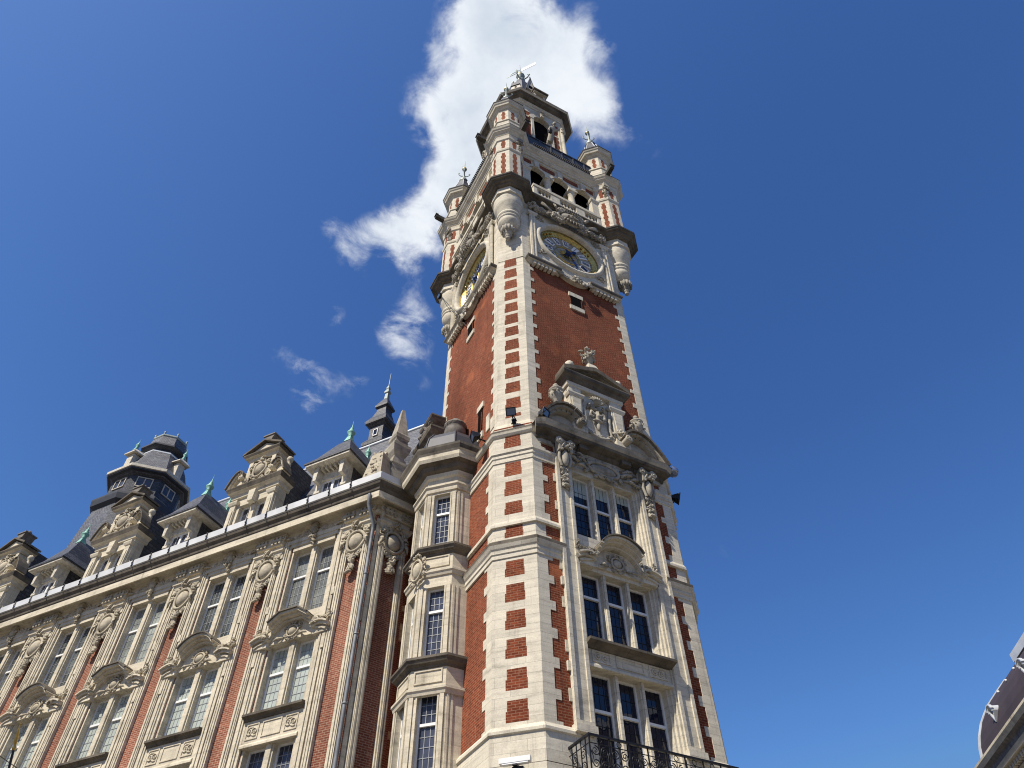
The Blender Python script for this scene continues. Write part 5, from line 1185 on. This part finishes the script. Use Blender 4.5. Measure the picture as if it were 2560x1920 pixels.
# ================================================================ slate-roofed octagonal turret far behind the wing
oc = WF @ Vector((7.35 - 51.0, 17.2, 0)); OFR = FR(oc.x, oc.y, 0, WA)
ot = thing('slate_tower', 'grey octagonal slate-covered roof tower with a dark overhanging eave, behind the brick building', 'roof tower', OFR)
O = (0, 0, 0)
b = MB(); b.oct(O, [(4.9, 26), (4.55, 38), (3.75, 46.5), (3.6, 47.8)]); b.build('slate_shaft', 'slatel', ot, OFR)
b = MB(); b.oct(O, [(3.6, 47.7), (3.95, 48.0), (4.05, 48.6), (4.05, 48.8), (3.2, 49.6)]); b.build('lower_eave', 'lead', ot, OFR)
b = MB(); b.oct(O, [(3.2, 49.2), (3.2, 52.1)]); b.oct(O, [(3.2, 51.6), (3.5, 51.8), (3.7, 52.1)]); dr = b.build('window_drum', 'slate', ot, OFR)
for j in range(8):
    F = OFR @ Matrix.Rotation(j * pi / 4, 4, 'Z'); b = MB(); y = -3.2
    for x0, x1, z0, z1 in ((-.75, -.66, 50.25, 51.45), (.66, .75, 50.25, 51.45), (-.66, .66, 51.36, 51.45), (-.66, .66, 50.25, 50.34), (-.05, .05, 50.34, 51.36)): b.box(x0, x1, y - .1, y + .1, z0, z1, 0)
    b.box(-.66, .66, y - .03, y + .1, 50.34, 51.36, 1); b.build('window', ['wood', 'gblue'], dr, F)
b = MB(); b.oct(O, [(3.3, 51.85), (3.86, 51.95), (3.9, 52.2)], 1); b.oct(O, [(3.88, 52.1), (4.0, 52.14), (4.0, 52.45), (3.6, 52.7)], 0); b.build('upper_eave', ['wood', 'lead'], ot, OFR)
b = MB(); b.oct(O, [(3.6, 52.55), (3.3, 53.2), (2.95, 54.2), (2.5, 55.2), (2.1, 56.0)]); b.build('mansard_roof', 'slatel', ot, OFR)
b = MB(); b.oct(O, [(2.06, 55.9), (2.14, 56.0), (2.14, 56.15), (1.9, 56.25)], 1); b.oct(O, [(1.85, 56.1), (1.85, 56.6), (2.15, 56.75), (2.35, 56.9), (2.35, 57.08), (2.0, 57.3)], 0); b.build('roof_ring', ['lead', 'zinc'], ot, OFR)
b = MB(); b.oct(O, [(1.95, 57.2), (1.85, 57.7), (1.65, 58.7), (1.65, 58.8)], 1); b.oct(O, [(1.68, 58.7), (1.72, 58.8), (1.72, 58.95), (1.1, 59.05)], 0)
for j in range(8): a = pi / 8 + j * pi / 4; b.lathe((1.75 * cos(a), 1.75 * sin(a), 0), [(.10, 58.9), (.07, 59.15), (.13, 59.28), (.03, 59.45)], 6)
b.build('crown', ['patina', 'slatel'], ot, OFR)
for j in range(0, 8, 2):
    F = OFR @ Matrix.Rotation(j * pi / 4, 4, 'Z'); b = MB(); b.prism([(-.38, 52.7), (.38, 52.7), (.42, 54.6), (-.42, 54.6)], -3.55, -2.4, 1); b.loft([[(-.72, -3.85, 54.6), (.72, -3.85, 54.6), (.72, -2.2, 54.8), (-.72, -2.2, 54.8)], [(-.7, -3.85, 54.75), (.7, -3.85, 54.75), (.7, -2.2, 54.95), (-.7, -2.2, 54.95)], [(-.1, -3.4, 55.5), (.1, -3.4, 55.5), (.1, -2.4, 55.7), (-.1, -2.4, 55.7)]], 0)
    finial(b, 0, -3.35, 55.3, 1.7, 2); b.build('lucarne', ['wood', 'wood', 'copper'], ot, F)

# ================================================================ opera house corner at the lower right
GA = atan2(-.819, -.574); GF = FR(28.43, 5.75, 0, GA)
op = thing('corner_building', 'cream stone building with dark curved roof and round zinc dormers at the lower right', 'building', GF)
b = MB(); b.box(.35, 30, .9, 18, -.3, 15.9); b.build('stone_wall', 'cream', op, GF)
for k in range(6):
    xx = 2.6 + k * 4.2; b = MB(); b.box(xx - .95, xx - .75, .72, .9, 4, 12.2); b.box(xx + .75, xx + .95, .72, .9, 4, 12.2); b.box(xx - 1.05, xx + 1.05, .66, .9, 12.2, 12.6); b.box(xx - .75, xx + .75, .87, .9, 4, 12.2, 1); b.box(xx - .05, xx + .05, .84, .87, 4, 12.2, 2); b.box(xx - .75, xx + .75, .84, .87, 9.4, 9.55, 2); b.build('window', ['cream', 'gnavy', 'white'], op, GF)
    b = MB(); b.box(xx + 1.75, xx + 2.45, .70, .9, 2, 13.0); b.box(xx + 1.7, xx + 2.5, .62, .9, 12.4, 13.0); b.build('pilaster', 'cream', op, GF)
b = MB(); b.mould([(.4, 16), (.4, .95), (30, .95)], [(0, 14.9), (.12, 14.95), (.14, 15.35), (.3, 15.45), (.3, 15.7), (.62, 15.75), (.70, 15.95), (.70, 16.15), (.88, 16.3), (.98, 16.5), (.98, 16.6), (.3, 16.75)], lip=(3, 6, 7)); 
for k in range(70): xx = .3 + k * .3; b.box(xx, xx + .15, .45, .7, 15.5, 15.74, 0)
b.build('cornice', ['cream', 'rust'], op, GF)
b = MB(); rn = random.Random(4)
b.mould([(.4, .93), (30, .93)], [(0, 13.0), (.12, 13.05), (.12, 13.2), (0, 13.25)])
for k in range(24):
    xx = .8 + k * .42; b.scroll(xx, 14.1, .86, .30, 1.5, k, 1 if k % 2 else -1, .09); b.blobs([(xx + .2, .86, 14.1 + rn.uniform(-.4, .4)) for _ in range(3)], .13, .3, 0, 2, 160 + k)
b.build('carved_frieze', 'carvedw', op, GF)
prof = [(.30, 16.4), (.43, 16.87), (.56, 17.39), (.8, 17.95), (1.19, 18.6), (1.6, 19.1), (2.06, 19.6), (2.75, 20.2), (3.4, 20.75), (4.6, 21.75)]
b = MB(); b.loft([[(x, y, z) for y, z in prof] + [(x, 14, 21.75), (x, 14, 16.4)] for x in (0.05, 30)], 0); b.build('mansard_roof', 'zincd', op, GF)
b = MB()
for i in range(8):
    (ya, za), (yb, zb) = prof[i], prof[i + 1]; d_ = Vector((yb - ya, zb - za)).normalized(); n_ = Vector((-d_.y, d_.x)) * .05
    b.loft([[(x, ya + n_.x, za + n_.y), (x, yb + n_.x, zb + n_.y), (x, yb - n_.x, zb - n_.y), (x, ya - n_.x, za - n_.y)] for x in (-.16, .10)], 0)
b.build('edge_flashing', 'zinc', op, GF)
b = MB(); b.box(.0, 30, 4.35, 5.4, 21.7, 22.15); b.build('ridge_flashing', 'zinc', op, GF)
b = MB()
for k in range(3): b.ell((2.56 + 1.17 * k, 1.46, 19.0), (.06, .06, .06), 8)
b.build('roof_hooks', 'white', op, GF)
def oeil(x):
    F = GF @ FR(x, .62); b = MB(); zc = 18.0
    pts = arc(0, zc, .25, -pi * .1, pi * 1.1, 14); inn = arc(0, zc, .17, -pi * .1, pi * 1.1, 14)
    for i in range(14): b.prism([inn[i], inn[i + 1], pts[i + 1], pts[i]], -.12, .7, 0)
    pts = arc(0, zc, .30, pi * .05, pi * .95, 14); inn = arc(0, zc, .25, pi * .05, pi * .95, 14)
    for i in range(14): b.prism([inn[i], inn[i + 1], pts[i + 1], pts[i]], -.16, -.02, 0)
    b.prism([(-.25, zc - .06), (-.17, zc - .06), (0, zc - .40), (0, zc - .52)], -.08, .6, 0); b.prism([(.17, zc - .06), (.25, zc - .06), (0, zc - .52), (0, zc - .40)], -.08, .6, 0)
    b.prism(arc(0, zc, .17, -pi * .1, pi * 1.1, 14) + [(0, zc - .40)], .12, .6, 1); b.build('round_dormer', ['zinc', 'dark'], op, F)
for x in (2.75, 7.25, 11.8): oeil(x)

# ================================================================ small things on and around the buildings
def flood(name_frame, lbl, yaw, tilt, arm=.6, chrome=False):
    """arm root at the frame origin, reaching out along -y"""
    fr = name_frame; T = thing('floodlight', lbl, 'floodlight', fr, 'floodlights fixed to the buildings')
    b = MB(); b.tube([(0, .05, 0), (0, -arm * .5, .12), (0, -arm, .10)], .03, 6); b.tube([(.12, .05, 0), (.08, -arm * .5, .05), (0, -arm, .10)], .02, 5); b.box(-.1, .1, -.02, .06, -.12, .12); b.build('bracket', 'iron', T, fr)
    hf = fr @ Matrix.Translation((0, -arm, .18)) @ Matrix.Rotation(yaw, 4, 'Z') @ Matrix.Rotation(tilt, 4, 'X') @ Matrix.Diagonal((.72, .72, .72, 1))
    b = MB()
    if chrome: b.lathe(O, [(.06, .26), (.14, .25), (.16, .1), (.3, .02), (.33, -.08), (.26, -.28), (.05, -.34)], 14)
    else:
        b.loft([[(-.16, .16, -.13), (.16, .16, -.13), (.16, .16, .13), (-.16, .16, .13)], [(-.26, -.16, -.22), (.26, -.16, -.22), (.26, -.16, .22), (-.26, -.16, .22)]]); b.box(-.28, .28, -.22, -.16, -.24, -.19); b.box(-.28, .28, -.22, -.16, .19, .24); b.box(-.28, -.23, -.22, -.16, -.19, .19); b.box(.23, .28, -.22, -.16, -.19, .19)
        for j in range(5): b.box(-.14 + .07 * j - .012, -.14 + .07 * j + .012, .14, .26, -.1, .1)
    b.build('lamp_head', 'chrome' if chrome else 'iron', T, hf)
    b = MB()
    if chrome: b.lathe(O, [(.27, -.27), (.12, -.36), (.01, -.38)], 12)
    else: b.box(-.23, .23, -.19, -.165, -.19, .19)
    b.build('lens', 'lens', T, hf)
flood(FR(-.50, .50, 22.55, -pi / 4), 'black floodlight standing on the ledge of the pale tower corner, casting a shadow below it', .15, .55, .30)
flood(FR(-.95, 1.62, 22.0, -pi / 2), 'grey floodlight on a short arm left of the tower corner, beside the bay window roof', -.3, .4, .65)
flood(FR(.30, .0, 22.30, 0), 'black floodlight clamped between the tower corner and the left urn', .4, .35, .45)
flood(FR(6.10, -.38, 21.95, pi / 2), 'silvery dome-shaped lamp hanging at the right end of the tower cornice', 0, .2, .40, True)
flood(FR(6.75, .45, 21.15, pi / 4), 'black floodlight on a bracket at the right edge of the tower', .2, .3, .26)
flood(FR(-1.1, 7.87, 39.95, -pi / 2), 'small black floodlight hung under the left corner turret by a thin rod', 0, .3, .35)
b = MB(); b.tube([(-1.42, 7.7, 39.85), (-.92, 4.75, 33.6)], .022, 5); tag(b.build('guy_rod', 'iron'), 'thin dark rod running from the left turret down across the brick shaft', 'rod')
b = MB()                                                    # wrought-iron balcony
bal = link('balcony', None, tower, RF0 @ Matrix.Translation((bayc, 0, 9.6)))
b.box(.6, 5.67, -1.15, 0, 8.75, 8.98); b.build('balcony_slab', 'stone', bal, RF0)
b = MB(); z0, z1 = 9.0, 10.05; y = -1.05; xa, xb = .68, 5.59
b.box(xa - .03, xb + .03, y - .03, y + .03, z1 - .04, z1 + .02); b.box(xa - .03, xa + .03, y + .03, 0, z1 - .04, z1 + .02); b.box(xb - .03, xb + .03, y + .03, 0, z1 - .04, z1 + .02)
b.tube([(xa, y, z1 - .22), (xb, y, z1 - .22)], .014, 5); b.tube([(xa, 0, z1 - .22), (xa, y, z1 - .22)], .014, 5); b.tube([(xa, y, z0 + .05), (xb, y, z0 + .05)], .02, 5)
n = 8; sw = (xb - xa) / n
for i in range(n + 1): xx = xa + sw * i; b.box(xx - .016, xx + .016, y - .016, y + .016, z0, z1)
for i in range(n):
    xm = xa + sw * (i + .5)
    b.tube([(xm + .07 * cos(a), y, z1 - .125 + .07 * sin(a)) for a in [2 * pi * j / 10 for j in range(11)]], .012, 5)
    for s_ in (-1, 1):
        b.scroll(xm + s_ * .15, z1 - .40, y, .13, 1.7, pi / 2, s_, .017, grow=0); b.scroll(xm + s_ * .15, z1 - .72, y, .13, 1.7, -pi / 2, -s_, .017, grow=0)
        b.tube([(xm + s_ * .28, y, z1 - .4), (xm + s_ * .22, y, z1 - .56), (xm + s_ * .28, y, z1 - .72)], .014, 5)
    b.tube([(xm, y, z0 + .05), (xm, y, z1 - .22)], .012, 5); b.ell((xm, y, z1 - .56), (.05, .02, .07), 6)
for yy in (-.2, -.42, -.64, -.86): b.box(xa - .012, xa + .012, yy - .012, yy + .012, z0, z1); 
for yy in (-.32, -.72):
    m2 = MB(); m2.scroll(0, z1 - .40, 0, .13, 1.7, pi / 2, 1, .016, grow=0); m2.scroll(0, z1 - .70, 0, .13, 1.7, -pi / 2, -1, .016, grow=0); b.add([(xa, v[0] + yy, v[2]) for v in m2.V], m2.F)
b.build('iron_railing', 'iron', bal, RF0)
lf = FR(-.62, .42, 9.55, -pi / 4)                          # white tube lamp over the dark sign arch
T = thing('wall_lamp', 'white box-shaped lamp bar on a black arm on the pale stone tower corner', 'wall lamp', lf)
b = MB(); b.box(-.42, .42, -.32, -.16, -.03, .10); b.build('lamp_housing', 'white', T, lf)
b = MB(); b.box(-.34, .36, -.31, -.17, -.065, -.03); b.build('lamp_tube', 'enamel', T, lf); b = MB(); b.box(-.06, .06, -.3, .35, -.10, -.03); b.box(-.1, .2, -.2, .3, -.17, -.10); b.build('lamp_arm', 'iron', T, lf)
b = MB(); pts = arc(0, 0, 1.0, pi * .12, pi * .88, 16); b.tube([(x * .9, -.16, 8.2 + z) for x, z in pts], .05, 6); b.build('arch_trim', 'iron', tower, CH)
# stone figure on the parapet in front of the upper belfry opening
def stone_figure():
    me = bpy.data.meshes.new('stone_statue')
    J = [(0, 0, 1.75), (0, 0, 2.15), (0, 0, 2.65), (0, 0, 2.95), (0, -.05, 3.1), (-.16, 0, 1.65), (-.2, -.1, .9), (-.2, .02, .1), (.16, 0, 1.65), (.24, -.18, .95), (.24, -.02, .1),
         (-.36, 0, 2.6), (-.5, -.12, 2.1), (-.30, -.38, 1.85), (.36, 0, 2.6), (.62, -.05, 2.75), (.72, -.12, 3.15), (-.2, -.16, .04), (.26, -.2, .04)]
    E_ = [(0, 1), (1, 2), (2, 3), (3, 4), (0, 5), (5, 6), (6, 7), (0, 8), (8, 9), (9, 10), (2, 11), (11, 12), (12, 13), (2, 14), (14, 15), (15, 16), (7, 17), (10, 18)]
    Rr = [.24, .23, .26, .11, .13, .19, .13, .08, .19, .13, .08, .14, .10, .08, .14, .10, .08, .07, .07]
    me.from_pydata(J, E_, []); o = bpy.data.objects.new('stone_statue', me); COL.objects.link(o)
    sk = o.modifiers.new('skin', 'SKIN'); 
    for v, r in zip(me.skin_vertices[0].data, Rr): v.radius = (r, r * .85)
    me.skin_vertices[0].data[0].use_root = True
    sb = o.modifiers.new('sub', 'SUBSURF'); sb.levels = 2; sb.render_levels = 2
    dg = bpy.context.evaluated_depsgraph_get(); ev = o.evaluated_get(dg); m2 = bpy.data.meshes.new_from_object(ev); V = [tuple(v.co) for v in m2.vertices]; F_ = [tuple(p.vertices) for p in m2.polygons]
    bpy.data.objects.remove(o); bpy.data.meshes.remove(me)
    b = MB(); b.add(V, F_, 0, True); b.ell((0, -.08, 3.3), (.19, .21, .25), 14); b.ell((0, -.29, 3.27), (.04, .05, .05), 6); b.ell((0, .0, 3.36), (.215, .22, .22), 12)
    b.loft([[(.34 * cos(a), .30 * sin(a), 1.7) for a in [2 * pi * i / 14 for i in range(14)]], [((.34 + .05 * cos(3 * a)) * cos(a), (.30 + .04 * sin(4 * a)) * sin(a), .75) for a in [2 * pi * i / 14 for i in range(14)]], [((.34 + .05 * cos(3 * a)) * cos(a), (.30 + .04 * sin(4 * a)) * sin(a), .55) for a in [2 * pi * i / 14 for i in range(14)]]], 0, True)
    b.box(-.32, .32, -.3, .3, -.2, .06, 0); b.box(-.50, -.18, -.62, -.36, 1.35, 1.75, 1)
    return b
fs = FR(2.62, .30, 51.6, 0) @ Matrix.Rotation(.06, 4, 'Y') @ Matrix.Rotation(.36, 4, 'X') @ Matrix.Diagonal((.66, .66, .72, 1)); b = stone_figure()
tag(b.build('stone_statue', ['carved', 'black'], None, fs), 'pale weathered statue of a standing figure on the parapet before the dark arched opening', 'statue')
# gilded spearhead flagpole at the lower left
tip = Vector((-11.748, -1.197, 7.759)); dirp = Vector((-.17105, -.4568, .87297)); ph = tip.z / dirp.z
b0 = tip - dirp * ph; q_ = dirp.to_track_quat('Z', 'Y').to_matrix().to_4x4(); pf = Matrix.Translation(b0) @ q_
T = thing('flagpole', 'dark pole with a gilded spearhead tip at the lower left corner', 'flagpole', pf)
b = MB(); b.lathe(O, [(.045, 0), (.034, ph * .5), (.022, ph - .44)], 10); b.build('pole', 'gnavy', T, pf)
b = MB(); b.lathe((0, 0, ph - .46), [(.02, 0), (.038, .02), (.038, .05), (.022, .07), (.032, .14), (.034, .19), (.02, .25), (.028, .28), (.014, .36), (.002, .47)], 10); b.build('spearhead', 'gold', T, pf)
def wire(p0, p1, sag, lbl):
    b = MB(); p0, p1 = Vector(p0), Vector(p1); b.tube([p0.lerp(p1, i / 12) - Vector((0, 0, sag * 4 * (i / 12) * (1 - i / 12))) for i in range(13)], .012, 4)
    tag(b.build('overhead_wire', 'iron'), lbl, 'wire', 'thin wires in front of the brick building')
a1 = WF @ Vector((-11.6, -.15, 12.2)); a2 = WF @ Vector((-15.9, -.15, 11.6))
wire(a1, (-14.5, -2.0, 8.5), .4, 'thin wire sloping from the brick pier down to the left behind the gilded pole tip')
wire(a2, (-12.5, -2.5, 7.2), .3, 'thin wire crossing the second window bay near the bottom edge')
# ================================================================ ground
b = MB(); b.add([(-900, -900, -.3), (900, -900, -.3), (900, 900, -.3), (-900, 900, -.3)], [(0, 1, 2, 3)]); tag(b.build('ground', 'pave'), None, None, None, 'structure')
